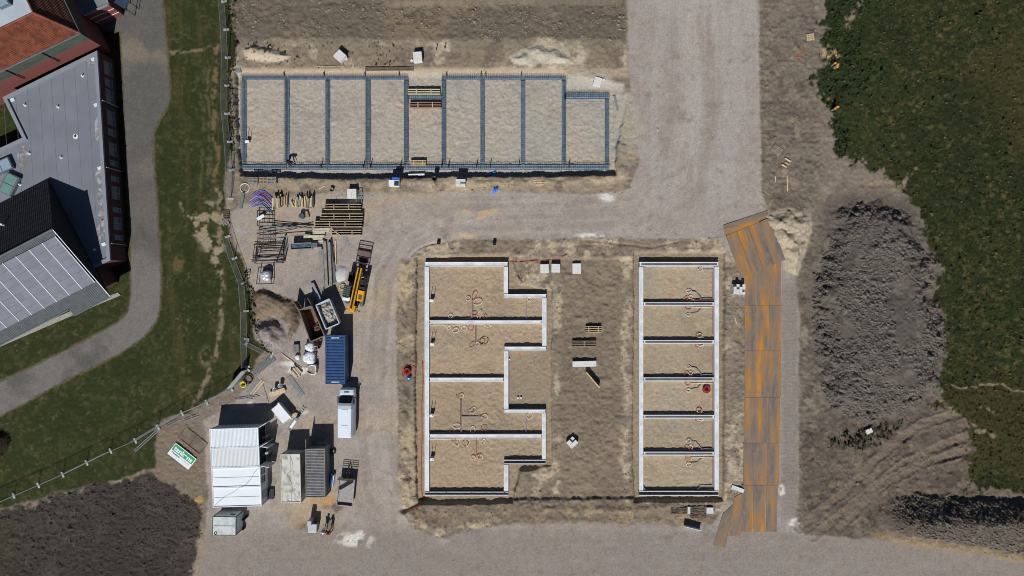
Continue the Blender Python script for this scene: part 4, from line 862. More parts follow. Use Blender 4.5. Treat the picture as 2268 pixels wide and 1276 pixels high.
def rubble(name, label, cen, ax, L_, W_, z0, hmax, n, sz, m_, cat="rubble"):
    b_ = MB(); rn_ = random.Random(int(cen.x*7))
    for i in range(n):
        s = rn_.gauss(0, .28)*L_; q = rn_.gauss(0, .28)*W_
        if abs(s) > L_*.5 or abs(q) > W_*.5: continue
        p = cen+ax*s+Vector((-ax.y, ax.x, 0))*q; hh_ = hmax*max(0, 1-(2*s/L_)**2)*max(0, 1-(2*q/W_)**2); k = sz*rn_.uniform(.5, 1.3)
        Mx_ = Matrix.Translation((p.x, p.y, z0+hh_*rn_.uniform(.6, 1)+k*.3)) @ Euler((rn_.uniform(0, 3), rn_.uniform(0, 3), rn_.uniform(0, 3))).to_matrix().to_4x4()
        b_.box(0, 0, 0, k, k*rn_.uniform(.5, 1), k*rn_.uniform(.3, .8), 0, Mx_)
    o = b_.build(name, m_, None, Vector((cen.x, cen.y, z0))); o["kind"] = "stuff"; o["label"] = label; return o
c = P(706, 735, .4); rubble("rubbish", "broken bricks, wood and bags heaped in the brown skip", Vector((c.x, c.y, 0)), Vector((.34, -.94, 0)), 2.4, 1.2, .2, .45, 150, .28, mat("mixed_rubbish", (150, 112, 92), .9, rgb2=(70, 62, 58), scale=2))
t, q_, hz_ = skip("white blue open skip full of pale concrete rubble", [(699.5,676),(721.9,729.6),(752,716.7),(728.8,661.5)], 1.75, mat("chipped_blue_white_paint", (176, 186, 198), .6, var=.2), M_concd, 0, None)
c = P(727, 697, .7); MB().prism([tuple((P(u, v, .8)).xy) for u, v in ((704,680),(722,722),(748,711),(728,668))], .3, .75).build("rubble_bed", M_concd, None)["kind"] = "stuff"
rubble("rubble", "pale broken concrete heaped in the white blue skip", Vector((c.x, c.y, 0)), Vector((.39, -.92, 0)), 3.0, 1.6, .7, .45, 380, .34, mat("broken_concrete", (172, 168, 158), .9, var=.3, scale=3))
# -- telehandler
M_tyre = M_black
p = P(790, 641, .8); t = thing("telehandler", "yellow telescopic handler with basket frame parked beside the white mortar heap", "telehandler", (p.x, p.y, gz(p.x, p.y)-.02), R(-10.5))
MB().box(0, 0, .82, 1.0, 4.7, .55).build("chassis", M_dark, t)
for x in (-1, 1):
    for y in (-1.45, 1.45):
        wv = MB(); Mr = Matrix.Translation((x*.98, y, .58)) @ Matrix.Rotation(math.pi/2, 4, 'Y')
        pr = [(.30, -.2), (.54, -.2), (.58, -.12), (.58, .12), (.54, .2), (.30, .2)]; tmp = MB().lathe((0, 0, 0), pr, 20); wv.add([Mr @ Vector(q) for q in tmp.v], tmp.f); w_ = wv.build("wheel", mat("dusty_rubber", (84, 86, 90), .9, var=.2), t, smooth=True)
        rm = MB(); tmp = MB().cyl((0, 0), .31, -.14, .14, 16); rm.add([Mr @ Vector(q) for q in tmp.v], tmp.f); rm.build("rim", M_yellow, w_)
        if y > 0: MB().box(x*.98, y, 1.22, .5, 1.25, .06).build("mudguard", M_black, t)
bm_a, bm_b = Vector((.02, -2.75, 2.02)), Vector((.02, 2.75, 1.25))
for x in (-.2, .2): MB().beam(bm_a+Vector((x, 0, 0)), bm_b+Vector((x, 0, 0)), .15, .40).build("boom_rail", M_yellow, t)
MB().beam(bm_a+Vector((0, .3, .03)), bm_b+Vector((0, 0, .03)), .24, .36).build("boom_core", M_black, t)
MB().box(.02, -2.45, 1.5, .85, .75, 1.0).build("boom_mount", M_yellow, t); MB().box(.0, -2.78, 1.15, 1.0, .2, .5).build("counterweight", M_yellow, t)
MB().beam((.02, 2.7, 1.2), (.02, 3.35, .6), .34, .34).build("boom_head", mat("rusty_brown_steel", (98, 72, 48), .8), t)
for x in (-1, 1): MB().beam((x*.5, -2.5, .9), (x*.95, -2.75, .9), .10, .12).build("light_bracket", M_dark, t)
cb = MB().box(-.82, -.55, 1.35, .86, 1.7, .75).build("cab", M_black, t); MB().box(-.82, -.45, 2.12, .82, 1.5, .75).build("cab_glass", mat("cab_glass", (40, 56, 58), .1, spec=.7), t)
MB().box(-.82, -.35, 2.53, .86, 1.35, .06).build("cab_roof", mat("cab_roof_grid", (46, 62, 62), .4, var=.3, scale=6), t); MB().box(-.82, -1.32, 1.7, .9, .55, .7).build("rear_panel", M_white, t)
for x in (-1.2, -.44):
    for y in (-1.15, .3): MB().box(x, y, 2.1, .07, .07, .8).build("cab_post", M_white, t)
for i in range(5): MB().box(-.82, -.85+i*.25, 2.575, .8, .04, .03).build("roof_bar", M_steel, t)
hd = MB().box(.78, -.70, 1.28, .78, 1.35, .66).build("engine_cover", M_yellow, t); MB().box(.78, -.85, 1.625, .48, .6, .03).build("grille", M_woodd, hd)
MB().box(.78, .22, 1.2, .74, .45, .5).build("battery_box", M_dark, t); MB().box(.80, .95, 1.05, .6, .75, .3).build("tank", M_dark, t); MB().beam((.35, 1.6, 1.1), (.9, 1.75, 1.1), .09, .09).build("mirror_arm", M_yellow, t); MB().box(.95, 1.78, 1.25, .2, .06, .3).build("mirror", M_black, t)
# fork carriage with lattice frame
bf = mat("maroon_frame_paint", (92, 66, 64), .7, var=.2)
for x in (-.85, .85): MB().beam((x, 3.35, .22), (x, 6.0, .22), .09, .09).build("basket_rail", bf, t)
for y in (3.4, 4.2, 4.6, 5.0, 5.5, 6.0): MB().beam((-.85, y, .27), (.85, y, .27), .08, .07).build("basket_crossbar", bf, t)
for x in (-.3, 0, .3): MB().beam((x, 3.4, .18), (x, 5.0, .18), .16, .05).build("fork", M_dark, t)
MB().box(0, 4.55, .33, 1.6, .8, .04).build("deck_board", mat("maroon_board", (110, 90, 88), .8, var=.2), t)
for x in (-.85, .85):
    for y in (3.42, 4.9): MB().box(x, y, .7, .06, .06, 1.0).build("basket_post", bf, t)
MB().box(0, 3.42, 1.15, 1.7, .06, .06).build("basket_rail", bf, t); MB().box(0, 3.3, .6, 1.3, .12, .7).build("carriage", M_dark, t)
# -- van
p = P(768.5, 912, 1.2); t = thing("delivery_van", "white panel van with black windscreen beside the blue container", "van", (p.x, p.y, gz(p.x, p.y)), R(-.6))
M_van = mat("white_van_paint", (214, 224, 234), .35, var=.02, scale=.5, spec=.5)
def loft(secs, m_, name, parent, smooth=True):
    b_ = MB(); vs_ = []; n_ = len(secs[0])
    for s in secs: vs_ += s
    fs = [(i*n_+k, i*n_+(k+1) % n_, (i+1)*n_+(k+1) % n_, (i+1)*n_+k) for i in range(len(secs)-1) for k in range(n_)]
    fs += [tuple(range(n_))[::-1], tuple((len(secs)-1)*n_+k for k in range(n_))]
    return b_.add(vs_, fs).build(name, m_, parent, None, smooth)
def sect(y, zt, w_, wt, zb=.35, lean=0):
    return [(-w_*.93, y, zb), (w_*.93, y, zb), (w_, y, zb+.25), (w_, y, zb+(zt-zb)*.45), (w_*.97, y+lean*.5, zb+(zt-zb)*.72), (wt, y+lean, zt-.06), (wt*.8, y+lean, zt), (-wt*.8, y+lean, zt), (-wt, y+lean, zt-.06), (-w_*.97, y+lean*.5, zb+(zt-zb)*.72), (-w_, y, zb+(zt-zb)*.45), (-w_, y, zb+.25)]
bd = loft([sect(-3.0,2.46,.98,.80), sect(-2.9,2.52,1.0,.82), sect(.55,2.52,1.02,.83), sect(.95,2.40,1.02,.81), sect(1.25,2.20,1.02,.80), sect(2.02,1.58,1.01,.88), sect(2.40,1.54,1.0,.88), sect(2.80,1.44,.96,.84), sect(2.93,1.1,.88,.76), sect(2.98,.85,.72,.6)], M_van, "body", t, False)
MB().add([(-.77,1.24,2.205),(-.4,1.20,2.235),(.4,1.20,2.235),(.77,1.24,2.205),(.88,1.98,1.635),(.45,2.06,1.60),(-.45,2.06,1.60),(-.88,1.98,1.635)], [(0, 7, 6, 5, 4, 3, 2, 1)]).build("windscreen", mat("dark_windscreen", (24, 26, 32), .08, spec=.6), t)
bpy.context.view_layer.update()
for o_ in [c_ for c_ in t.children if c_.name.startswith("windscreen")]: o_.location = (0, .04, .03)
MB().box(0, 2.5, 1.53, .62, .2, .03).build("bonnet_vent", M_frame, t)
for y in (-1.75, .25): MB().box(0, y, 2.545, .78, .52, .03).build("roof_hatch", M_van, t)
for x in (-1, 1):
    MB().box(x*1.04, 1.45, 1.62, .05, .75, .42).build("side_window", MATS["dark_windscreen"], t)
    MB().beam((x*1.02, 1.85, 1.45), (x*1.25, 1.90, 1.45), .10, .18).build("mirror", M_black, t); MB().box(x*.72, 2.80, .86, .26, .2, .16).build("headlight", M_steel, t); MB().box(x*.86, -3.0, 1.3, .12, .06, .5).build("tail_light", M_red, t)
    for y in (-1.85, 1.95):
        wv = MB(); Mr = Matrix.Translation((x*.90, y, .34)) @ Matrix.Rotation(math.pi/2, 4, 'Y'); tmp = MB().lathe((0, 0, 0), [(.18, -.11), (.32, -.11), (.345, -.05), (.345, .05), (.32, .11), (.18, .11)], 18); wv.add([Mr @ Vector(q) for q in tmp.v], tmp.f); w_ = wv.build("wheel", M_black, t, smooth=True)
        rm = MB(); tmp = MB().cyl((0, 0), .19, -.09, .09, 14); rm.add([Mr @ Vector(q) for q in tmp.v], tmp.f); rm.build("rim", M_steel, w_)
MB().box(0, 2.95, .5, 1.7, .14, .22).build("bumper", M_frame, t); MB().box(0, -3.03, .5, 1.8, .12, .2).build("bumper", M_frame, t)
# -- trailer
p = P(766, 1090, .9); t = thing("flatbed_trailer", "small drop side trailer with tall headboard beside the grey container", "trailer", (p.x, p.y, gz(p.x, p.y)), R(-5.5))
tb = mat("trailer_deck", (150, 148, 144), .8, var=.15); ts = mat("trailer_side", (150, 152, 152), .5, .3)
MB().box(0, 0, .68, 1.95, 3.3, .1).build("deck", tb, t)
for x in (-1, 1): MB().box(x*.985, 0, .86, .06, 3.42, .38).build("side_board", ts, t)
for y in (-1, 1): MB().box(0, y*1.69, .86, 1.88, .06, .38).build("end_board", ts, t)
for z in (1.25, 1.5, 1.75, 2.0): MB().box(0, 1.78, z, 1.95, .05, .05).build("headboard_bar", M_dark, t)
for x in (-.97, -.3, .3, .97): MB().box(x, 1.78, 1.35, .05, .05, 1.35).build("headboard_post", M_dark, t)
for x in (-.4, .4): MB().beam((x, 1.6, .5), (0, 3.0, .5), .09, .1).build("drawbar", M_dark, t)
MB().box(0, 3.05, .45, .12, .35, .12).build("coupling", M_dark, t)
for x in (-1, 1):
    for y in (-.35, .35):
        wv = MB(); Mr = Matrix.Translation((x*.72, y, .31)) @ Matrix.Rotation(math.pi/2, 4, 'Y'); tmp = MB().lathe((0, 0, 0), [(.0, -.09), (.29, -.09), (.31, -.04), (.31, .04), (.29, .09), (0, .09)], 16); wv.add([Mr @ Vector(q) for q in tmp.v], tmp.f); wv.build("wheel", M_black, t, smooth=True)
MB().beam((-.95, .3, .74), (.7, 1.5, .74), .5, .03).build("tarpaulin", M_black, t)
# -- people
def person(u, v, label, top, trous, hat, az, bend=0.0, scale=1.0):
    p = G(u, v); t = thing("person", label, "person", (p.x, p.y, p.z), az)
    me = bpy.data.meshes.new("body"); k = bend
    J = [((0, 0, .95), .15), ((0, -.04-.18*k, 1.18-.05*k), .15), ((0, -.06-.42*k, 1.42-.22*k), .17), ((0, -.08-.55*k, 1.54-.28*k), .07), ((0, -.12-.62*k, 1.68-.34*k), .11), ((0, -.12-.66*k, 1.76-.35*k), .10),
         ((-.20, -.06-.42*k, 1.42-.22*k), .075), ((-.27, -.16-.55*k, 1.16-.35*k), .055), ((-.22, -.38-.55*k, 1.04-.42*k), .045), ((-.20, -.46-.55*k, 1.02-.44*k), .05),
         ((.20, -.06-.42*k, 1.42-.22*k), .075), ((.28, -.12-.50*k, 1.14-.35*k), .055), ((.26, -.32-.5*k, 1.0-.42*k), .045), ((.25, -.40-.5*k, .98-.44*k), .05),
         ((-.10, 0, .88), .11), ((-.13, -.06, .48), .075), ((-.14, .06, .10), .055), ((-.14, -.10, .05), .05), ((.10, 0, .88), .11), ((.14, -.02, .48), .075), ((.16, .10, .10), .055), ((.16, -.06, .05), .05)]
    Ed = [(0, 1), (1, 2), (2, 3), (3, 4), (4, 5), (2, 6), (6, 7), (7, 8), (8, 9), (2, 10), (10, 11), (11, 12), (12, 13), (0, 14), (14, 15), (15, 16), (16, 17), (0, 18), (18, 19), (19, 20), (20, 21)]
    me.from_pydata([j[0] for j in J], Ed, []); o = bpy.data.objects.new("body", me); COL.objects.link(o); o.parent = t
    md_ = o.modifiers.new("skin", 'SKIN'); 
    for i, j in enumerate(J): me.skin_vertices[0].data[i].radius = (j[1], j[1]*.8); me.skin_vertices[0].data[i].use_root = (i == 0)
    o.modifiers.new("sub", 'SUBSURF').levels = 2; o.modifiers["sub"].render_levels = 2; me.materials.append(mat("clothes_"+trous[0], trous[1], .85, var=.1))
    hx, hy, hz_ = J[4][0]
    b_ = MB().lathe((hx, hy, hz_+.02), [(.175, 0), (.15, .03), (.135, .08), (.09, .13), (0, .15)], 14); b_.build("helmet", mat("helmet_"+hat[0], hat[1], .4), t, smooth=True)
    sh = J[2][0]; w1 = J[1][0]
    b_ = MB(); vs_ = []; nn_ = 12
    for (c_, rx, ry) in (((0, -.02, .90), .21, .17), (w1, .21, .17), (sh, .27, .18), ((sh[0], sh[1]-.02, sh[2]+.08), .16, .11)):
        vs_ += [(c_[0]+rx*math.cos(2*math.pi*i/nn_), c_[1]+ry*math.sin(2*math.pi*i/nn_), c_[2]) for i in range(nn_)]
    b_.add(vs_, [(r_*nn_+i, r_*nn_+(i+1) % nn_, (r_+1)*nn_+(i+1) % nn_, (r_+1)*nn_+i) for r_ in range(3) for i in range(nn_)]+[tuple(3*nn_+i for i in range(nn_))]); b_.build("jacket", mat("jacket_"+top[0], top[1], .8, var=.08), t, smooth=True)
    for s in (-1, 1):
        a = J[6 if s < 0 else 10][0]; b = J[7 if s < 0 else 11][0]; MB().tube([a, Vector(a).lerp(Vector(b), .5), b], [.095, .085, .075], 8).build("sleeve", MATS["jacket_"+top[0]], t, smooth=True)
    return t
NAVY = ("navy", (40, 44, 60)); BLK = ("black", (32, 32, 34))
person(722, 1172, "person with pale blue top and white helmet standing on muddy ground", ("pale_blue", (128, 152, 200)), NAVY, ("white", (220, 222, 226)), R(150))
person(735, 1172, "person with orange top standing beside the person in pale blue", ("orange", (176, 84, 48)), BLK, ("orange", (170, 86, 50)), R(-60))
person(641, 360, "person in black bending over a steel bar cage in the pit", ("black", (34, 34, 38)), BLK, ("dark", (52, 44, 44)), R(60), 1.0)
# ---------------------------------------------------------------- fences
M_mesh = mat("fence_wire", (150, 158, 160), .5, .5, var=.1)
M_foot = mat("fence_foot_concrete", (168, 170, 168), .9, var=.15)
def fence_panel_mesh(L_):
    fr = MB(); Hh = 2.0
    for z in (.12, Hh-.02): fr.tube([(-L_/2, 0, z), (L_/2, 0, z)], .026, 6)
    for x in (-L_/2+.03, L_/2-.03): fr.tube([(x, 0, .0), (x, 0, Hh)], .026, 6)
    wr = MB(); n_ = int(L_/.16)
    for i in range(1, n_): wr.beam((-L_/2+i*L_/n_, 0, .12), (-L_/2+i*L_/n_, 0, Hh-.02), .006, .006)
    for k in range(1, 8): wr.beam((-L_/2, 0, .12+k*.235), (L_/2, 0, .12+k*.235), .006, .006)
    return fr, wr
fr_, wr_ = fence_panel_mesh(3.5); FP = None; FF = None
def fence_run(pts, label, grp, foot_label, sheet=()):
    global FP, FF
    for i in range(len(pts)-1):
        a, b = G(*pts[i]), G(*pts[i+1]); c = (a+b)/2; d = b-a; az = math.atan2(d.y, d.x); L_ = max(.5, d.xy.length-.04)
        lb = label % (ORD[i] if i < len(ORD) else "last")
        t = thing("mesh_fence", lb, "fence", (c.x, c.y, min(a.z, b.z)+.02), az, grp)
        if FP is None:
            f = fr_.build("frame", M_steel, t); w_ = wr_.build("wire_mesh", M_mesh, t); w_["kind"] = "stuff"; FP = (f, w_)
            f.scale = (L_/3.5, 1, 1); w_.scale = (L_/3.5, 1, 1)
        else:
            inst(FP[0], "frame", t, scl=(L_/3.5, 1, 1)); w_ = inst(FP[1], "wire_mesh", t, scl=(L_/3.5, 1, 1)); w_["kind"] = "stuff"
        if i in sheet: MB().box(0, -.04, 1.05, L_, .02, 1.8).build("sheeting", mat("white_sheeting", (206, 212, 216), .7, var=.06), t)
    for i, q in enumerate(pts):
        p = G(*q); d = G(*pts[min(i+1, len(pts)-1)])-G(*pts[max(i-1, 0)]); az = math.atan2(d.y, d.x)+math.pi/2
        o = bpy.data.objects.new("ballast_block", FF) if FF else MB().box(0, 0, .07, .72, .24, .14).build("ballast_block", M_foot)
        if FF: COL.objects.link(o)
        FF = o.data; o.location = (p.x, p.y, p.z-.01); o.rotation_euler = (0, 0, az); tag(o, foot_label % (ORD[i] if i < len(ORD) else "last"), "fence foot", grp+" feet")
runA = [(494,-58),(497,4),(502,66),(505,128),(504,190),(504,252),(510,314),(514,376),(512,440)]
fence_run(runA, "galvanised mesh fence panel between lawn and upper pit, %s from the field side", "mesh fence beside the pit", "pale fence foot between lawn and upper pit, %s from the field side")
runB = [(505,524),(520,572),(541,627),(546,689),(547,751),(548,812)]
fence_run(runB, "galvanised mesh fence panel between lawn and storage yard, %s from the steel racks", "mesh fence beside the yard", "pale fence foot between lawn and storage yard, %s from the steel racks")
runC = [(549,818),(513,861),(458.5,891),(403.8,914.7),(350.7,945.7),(300.6,976),(246,998.7),(193,1025),(140,1051),(86,1074.5),(31.8,1098),(-22,1122)]
fence_run(runC, "galvanised mesh fence panel along the lawn towards the ploughed field, %s from the tube bundle", "mesh fence by the field", "pale fence foot along the lawn towards the field, %s from the tube bundle", (0,))
fence_run([(548,758),(603,786)], "loose mesh fence panel slanting towards the gravel heap, %s of its line", "loose fence panel", "pale fence foot by the gravel heap, %s of its line")
# ---------------------------------------------------------------- sign
cs = [G(389.8,979.8,.1), G(436.4,1015.6,.1), G(419.9,1039.5,.1), G(372.9,1004.3,.1)]
zs = max(c.z for c in cs)+.03; o0 = cs[0]; ex = Vector((cs[1].x-cs[0].x, cs[1].y-cs[0].y, 0)); SWd = ex.length; ex.normalize(); ey = Vector((-ex.y, ex.x, 0)); SHt = abs((cs[3]-cs[0]).dot(ey)); az = math.atan2(ex.y, ex.x)
sc_ = (cs[0]+cs[1]+cs[2]+cs[3])/4; sg_ = thing("sign_board", "white and green sign board reading tankens lying on bare ground", "sign", (sc_.x, sc_.y, zs-.02), az)
MB().box(0, 0, .03, SWd, SHt, .05).build("board", M_white, sg_); MB().box(0, SHt*.19, .058, SWd*.94, SHt*.50, .008).build("green_panel", mat("sign_green", (40, 152, 98), .5, var=.05), sg_)
def text(body, x, y, w_, hgt, m_, parent, z, bold=0.0, shear=0):
    cu = bpy.data.curves.new("lettering", 'FONT'); cu.body = body; cu.align_x = 'CENTER'; cu.align_y = 'CENTER'; cu.size = 1.0; cu.offset = bold; cu.extrude = .004; cu.shear = shear
    o = bpy.data.objects.new("lettering", cu); COL.objects.link(o); bpy.context.view_layer.update(); dg = bpy.context.evaluated_depsgraph_get()
    me = bpy.data.meshes.new_from_object(o.evaluated_get(dg)); bpy.data.objects.remove(o); me.materials.clear(); me.materials.append(m_)
    xs_ = [v.co.x for v in me.vertices]; ys_ = [v.co.y for v in me.vertices]; sx = w_/(max(xs_)-min(xs_)); sy = hgt/(max(ys_)-min(ys_)); cx = (max(xs_)+min(xs_))/2; cy = (max(ys_)+min(ys_))/2
    for v in me.vertices: v.co.x = (v.co.x-cx)*sx+x; v.co.y = (v.co.y-cy)*sy+y; v.co.z = v.co.z+z
    ob = bpy.data.objects.new("lettering", me); COL.objects.link(ob); ob.parent = parent; return ob
text("tankens", 0, SHt*.19, SWd*.84, SHt*.36, M_white, sg_, .066, .035); text("TANKENS", -SWd*.23, -SHt*.19, SWd*.38, SHt*.11, M_black, sg_, .06, .03)
text("ANDEL B.V.", SWd*.22, -SHt*.19, SWd*.44, SHt*.11, mat("pale_grey_print", (172, 176, 182), .6), sg_, .06, .0)
p = G(428, 975); t = thing("mesh_fence", "dark mesh fence panel lying flat on bare ground behind the sign", "fence", (p.x, p.y, p.z+.06), math.atan2(ex.y, ex.x))
for y in (-.85, .85): MB().tube([(-1.75, y, 0), (1.75, y, .03)], .03, 6).build("rail", M_dark, t)
for x in (-1.75, 0, 1.75): MB().tube([(x, -.85, .01), (x, .85, .02)], .03, 6).build("upright", M_dark, t)
b_ = MB()
for i in range(1, 22): b_.beam((-1.75+i*.16, -.85, .01), (-1.75+i*.16, .85, .01), .012, .012)
b_.build("wire_mesh", M_dark, t, kind="stuff")
for (a, b, l_) in (((368,944),(398,928),"pair of pale green fence rails lying beside the fence"), ((408,931),(440,919),"pair of grey fence rails lying near the white container"), ((299,999),(353,950),"long bent fence tube slanting off the fence")):
    pa, pb = G(*a, .05), G(*b, .05); c = (pa+pb)/2; t = thing("loose_tubes", l_, "rail", c, math.atan2((pb-pa).y, (pb-pa).x)); L_ = (pb-pa).xy.length
    for y in (-.12, .12): MB().box(0, y, .03, L_, .07, .07).build("tube", M_mesh, t)
# ---------------------------------------------------------------- rusty road plates
def rust_material():
    m = bpy.data.materials.new("rusty_road_plate"); m.use_nodes = True; t = m.node_tree; N = t.nodes; K = t.links; b = N["Principled BSDF"]; b.inputs["Roughness"].default_value = .75; b.inputs["Specular IOR Level"].default_value = .25
    tc = N.new("ShaderNodeTexCoord"); oi = N.new("ShaderNodeObjectInfo"); mu = N.new("ShaderNodeMath"); mu.operation = 'MULTIPLY'; mu.inputs[1].default_value = 37; K.new(oi.outputs["Random"], mu.inputs[0])
    def noise(scale, sv, det=5):
        mp = N.new("ShaderNodeMapping"); mp.inputs["Scale"].default_value = sv; K.new(tc.outputs["Object"], mp.inputs[0]); ad = N.new("ShaderNodeVectorMath"); K.new(mp.outputs[0], ad.inputs[0]); K.new(mu.outputs[0], ad.inputs[1])
        n = N.new("ShaderNodeTexNoise"); n.inputs["Scale"].default_value = scale; n.inputs["Detail"].default_value = det; n.inputs["Roughness"].default_value = .6; K.new(ad.outputs[0], n.inputs["Vector"]); return n
    n1 = noise(.95, (1, .14, 1)); r1 = N.new("ShaderNodeValToRGB"); K.new(n1.outputs[0], r1.inputs[0]); e = r1.color_ramp.elements
    e[0].position = .37; e[0].color = (*(lin((104, 95, 92))), 1); e[1].position = .70; e[1].color = (*(lin((186, 124, 48))), 1)
    x_ = r1.color_ramp.elements.new(.48); x_.color = (*(lin((124, 108, 92))), 1); x_ = r1.color_ramp.elements.new(.58); x_.color = (*(lin((152, 112, 66))), 1)
    n2 = noise(2.2, (1, .45, 1)); r2 = N.new("ShaderNodeValToRGB"); K.new(n2.outputs[0], r2.inputs[0]); r2.color_ramp.elements[0].position = .50; r2.color_ramp.elements[1].position = .66; r2.color_ramp.elements[0].color = (0, 0, 0, 1); r2.color_ramp.elements[1].color = (.8, .8, .8, 1)
    mx = N.new("ShaderNodeMix"); mx.data_type = 'RGBA'; K.new(r2.outputs[0], mx.inputs[0]); K.new(r1.outputs[0], mx.inputs[6]); mx.inputs[7].default_value = (*(lin((132, 116, 104))), 1)
    K.new(mx.outputs[2], b.inputs["Base Color"]); return m
M_plate = rust_material()
def plate(c4, label, z):
    pts = [P(u, v, .05) for u, v in c4]; c = sum(pts, Vector())/4; d = pts[3]-pts[0]; az = math.atan2(d.y, d.x)+math.pi/2
    q_ = [Matrix.Rotation(-az, 3, 'Z') @ (p-c) for p in pts]; g = max(gz(p.x*.5+c.x*.5, p.y*.5+c.y*.5) for p in pts)
    o = MB().prism([(p.x, p.y) for p in q_], -.03, .03).build("road_plate", M_plate); o.location = (c.x, c.y, g+.035+z); o.rotation_euler = (0, 0, az); tag(o, label, "steel plate", "rusty steel road plates")
sides = ["foundation side", "middle", "heap side"]
rows = [(612,676),(676.5,777),(777.5,880),(880.5,981),(981.5,1074.5),(1075,1178)]
for r_, (a, b) in enumerate(rows):
    xs_ = [1649,1676,1703,1730] if r_ < 3 else ([1648,1674,1701,1728] if r_ == 3 else ([1646,1672,1699,1726] if r_ == 4 else [1643,1668.5,1696.5,1723]))
    for c_ in range(3):
        if r_ == 0: a = (598, 588, 577)[c_]
        o_ = (4 if r_ == 5 else 0) if c_ else 0
        plate([(xs_[c_]+.5, a), (xs_[c_+1]-.5, a), (xs_[c_+1]-.5-(2 if r_ == 5 else 0), b), (xs_[c_]+.5-(1 if r_ == 5 else 0), b)], "rusty steel road plate, %s column, %s row counting from the sand heap" % (sides[c_], ORD[r_]), .002*((r_+c_) % 2))
A_, B_, C_, D_ = Vector((1607,522.8)), Vector((1704.8,482.3)), Vector((1738.7,575.4)), Vector((1641,616))
for i in range(4):
    a, b, c, d = A_.lerp(B_, i/4+.003), A_.lerp(B_, (i+1)/4-.003), D_.lerp(C_, (i+1)/4-.003), D_.lerp(C_, i/4+.003)
    plate([a, b, c, d], "slanting rusty steel road plate beside the sand heap, %s from the foundation side" % ORD[i], .05)
plate([(1602,499),(1605,522),(1703,489),(1700,466)], "rusty steel plate laid crosswise at the head of the slanting plates", .0)
plate([(1626,1102),(1645,1092),(1640,1187),(1614,1187)], "narrow rusty steel plate splayed beside the last plate row", .0); plate([(1601,1138),(1627,1115),(1606,1215),(1580,1207)], "outermost rusty steel plate splayed towards the timber pallets", .0)
# ---------------------------------------------------------------- block stacks, pallets and forms
BLK0 = {}
def block_stack(u, v, w_, d_, hgt, az, label, nx_=3, ny_=2, pallet=True, mt=None, missing=()):
    p = P(u, v, hgt); g = gz(p.x, p.y); t = thing("block_stack", label, "block stack", (p.x, p.y, g-.02), R(az), "stacks of white blocks")
    z0 = .15
    for y in (-.4, 0, .4): MB().box(0, y*d_, .11, w_, .1, .04).build("pallet_board", M_woodo, t)
    for x in (-.42, 0, .42): MB().box(x*w_, 0, .055, .1, d_*.92, .09).build("pallet_bearer", M_woodo, t)
    nz = max(1, int(round((hgt-z0)/.3))); bh = (hgt-z0)/nz; bx, by = w_/nx_, d_/ny_; ky = (round(bx, 3), round(by, 3), round(bh, 3)); src = BLK0.get(ky)
    for k in range(nz):
        for i in range(nx_):
            for j in range(ny_):
                if k == nz-1 and (i, j) in missing: continue
                loc = (-w_/2+(i+.5)*bx, -d_/2+(j+.5)*by, z0+(k+.5)*bh)
                if src is None: src = MB().box(0, 0, 0, bx-.015, by-.015, bh-.012).build("block", mt or M_block, t); src.location = loc; BLK0[ky] = src
                else: inst(src, "block", t, (loc[0]+rnd.uniform(-.01, .01), loc[1], loc[2]))
    return t
block_stack(752,123,1.2,1.15,.85,-40,"slanted white block stack beside a sand pile and loose white block",1,3)
block_stack(924.5,125,1.1,1.25,.9,5,"white block stack near the dark plank above the pit",1,3)
block_stack(1324.5,178.5,.95,1.15,.6,-16,"white block stack beside the leaning plank at the pit corner",1,3)
block_stack(779,428.5,1.15,1.15,1.0,1,"white block stack with a dark mark behind the timber forms",2,3)
block_stack(1020,404.5,1.25,.85,.85,-1,"white block stack on the bank between blue barrel and blue tarpaulin",2,3,missing=((1, 1),))
block_stack(1206.3,595,1.1,1.15,.5,2,"white block stack with a short stick on top beside the hose",1,3,missing=())
block_stack(1231.3,594,1.1,1.1,.62,-1,"white block stack between two other block stacks",1,3)
block_stack(1278,595,1.1,1.35,.45,1,"smooth white block pack standing apart from its neighbours",1,1)
block_stack(1268,982,1.15,1.05,.65,42,"slanted small stack of white blocks on brown ground beside the foundation",4,2,missing=((3, 1), (2, 1)))
block_stack(1638,641,1.5,1.3,.9,-2,"mixed stack of pale blocks and boxes beside the rusty plates",4,4,missing=((0, 3), (1, 2), (2, 3), (3, 1)))
for (u, v, l_) in ((767,131,"slanted block stack"),(912,135,"block stack near the dark plank"),(1337,178,"block stack at the pit corner")):
    p = G(u, v); tag(at(MB().box(0, 0, .1, .32, .3, .22, .6), "block", M_block, (p.x, p.y, p.z-.02)), "single loose white block beside the "+l_, "block")
M_formw = mat("pale_weathered_timber", (166, 152, 130), .9, var=.3, scale=3)
def form(u0, v0, u1, v1, hgt, label, m_, rails=3, cross=(.34, .67), az=0, cm=None):
    a = P(u0, v1, hgt); b = P(u1, v0, hgt); c = (a+b)/2; L_, W_ = b.x-a.x, b.y-a.y; g = min(gz(c.x+sx*L_*.45, c.y+sy*W_*.3) for sx in (-1, 0, 1) for sy in (-1, 1))
    t = thing("timber_form", label, "timber form", (c.x, c.y, g), R(az), "open timber forms"); h_ = hgt-g
    for i in range(rails):
        y = -W_/2+.04+i*(W_-.08)/(rails-1); MB().box(0, y, h_/2, L_, .075, h_).build("side_board", m_, t)
    MB().box(0, 0, .04, L_-.02, W_-.17, .05).build("bottom_board", mat("shade_dark_bottom_board", (58, 50, 44), .9, var=.3), t)  # bottom board colour darkened to paint in the shade between the side boards
    for k in cross: MB().box(-L_/2+k*L_, 0, h_+.025, .09, W_, .05).build("cross_strap", cm or m_, t)
    return t
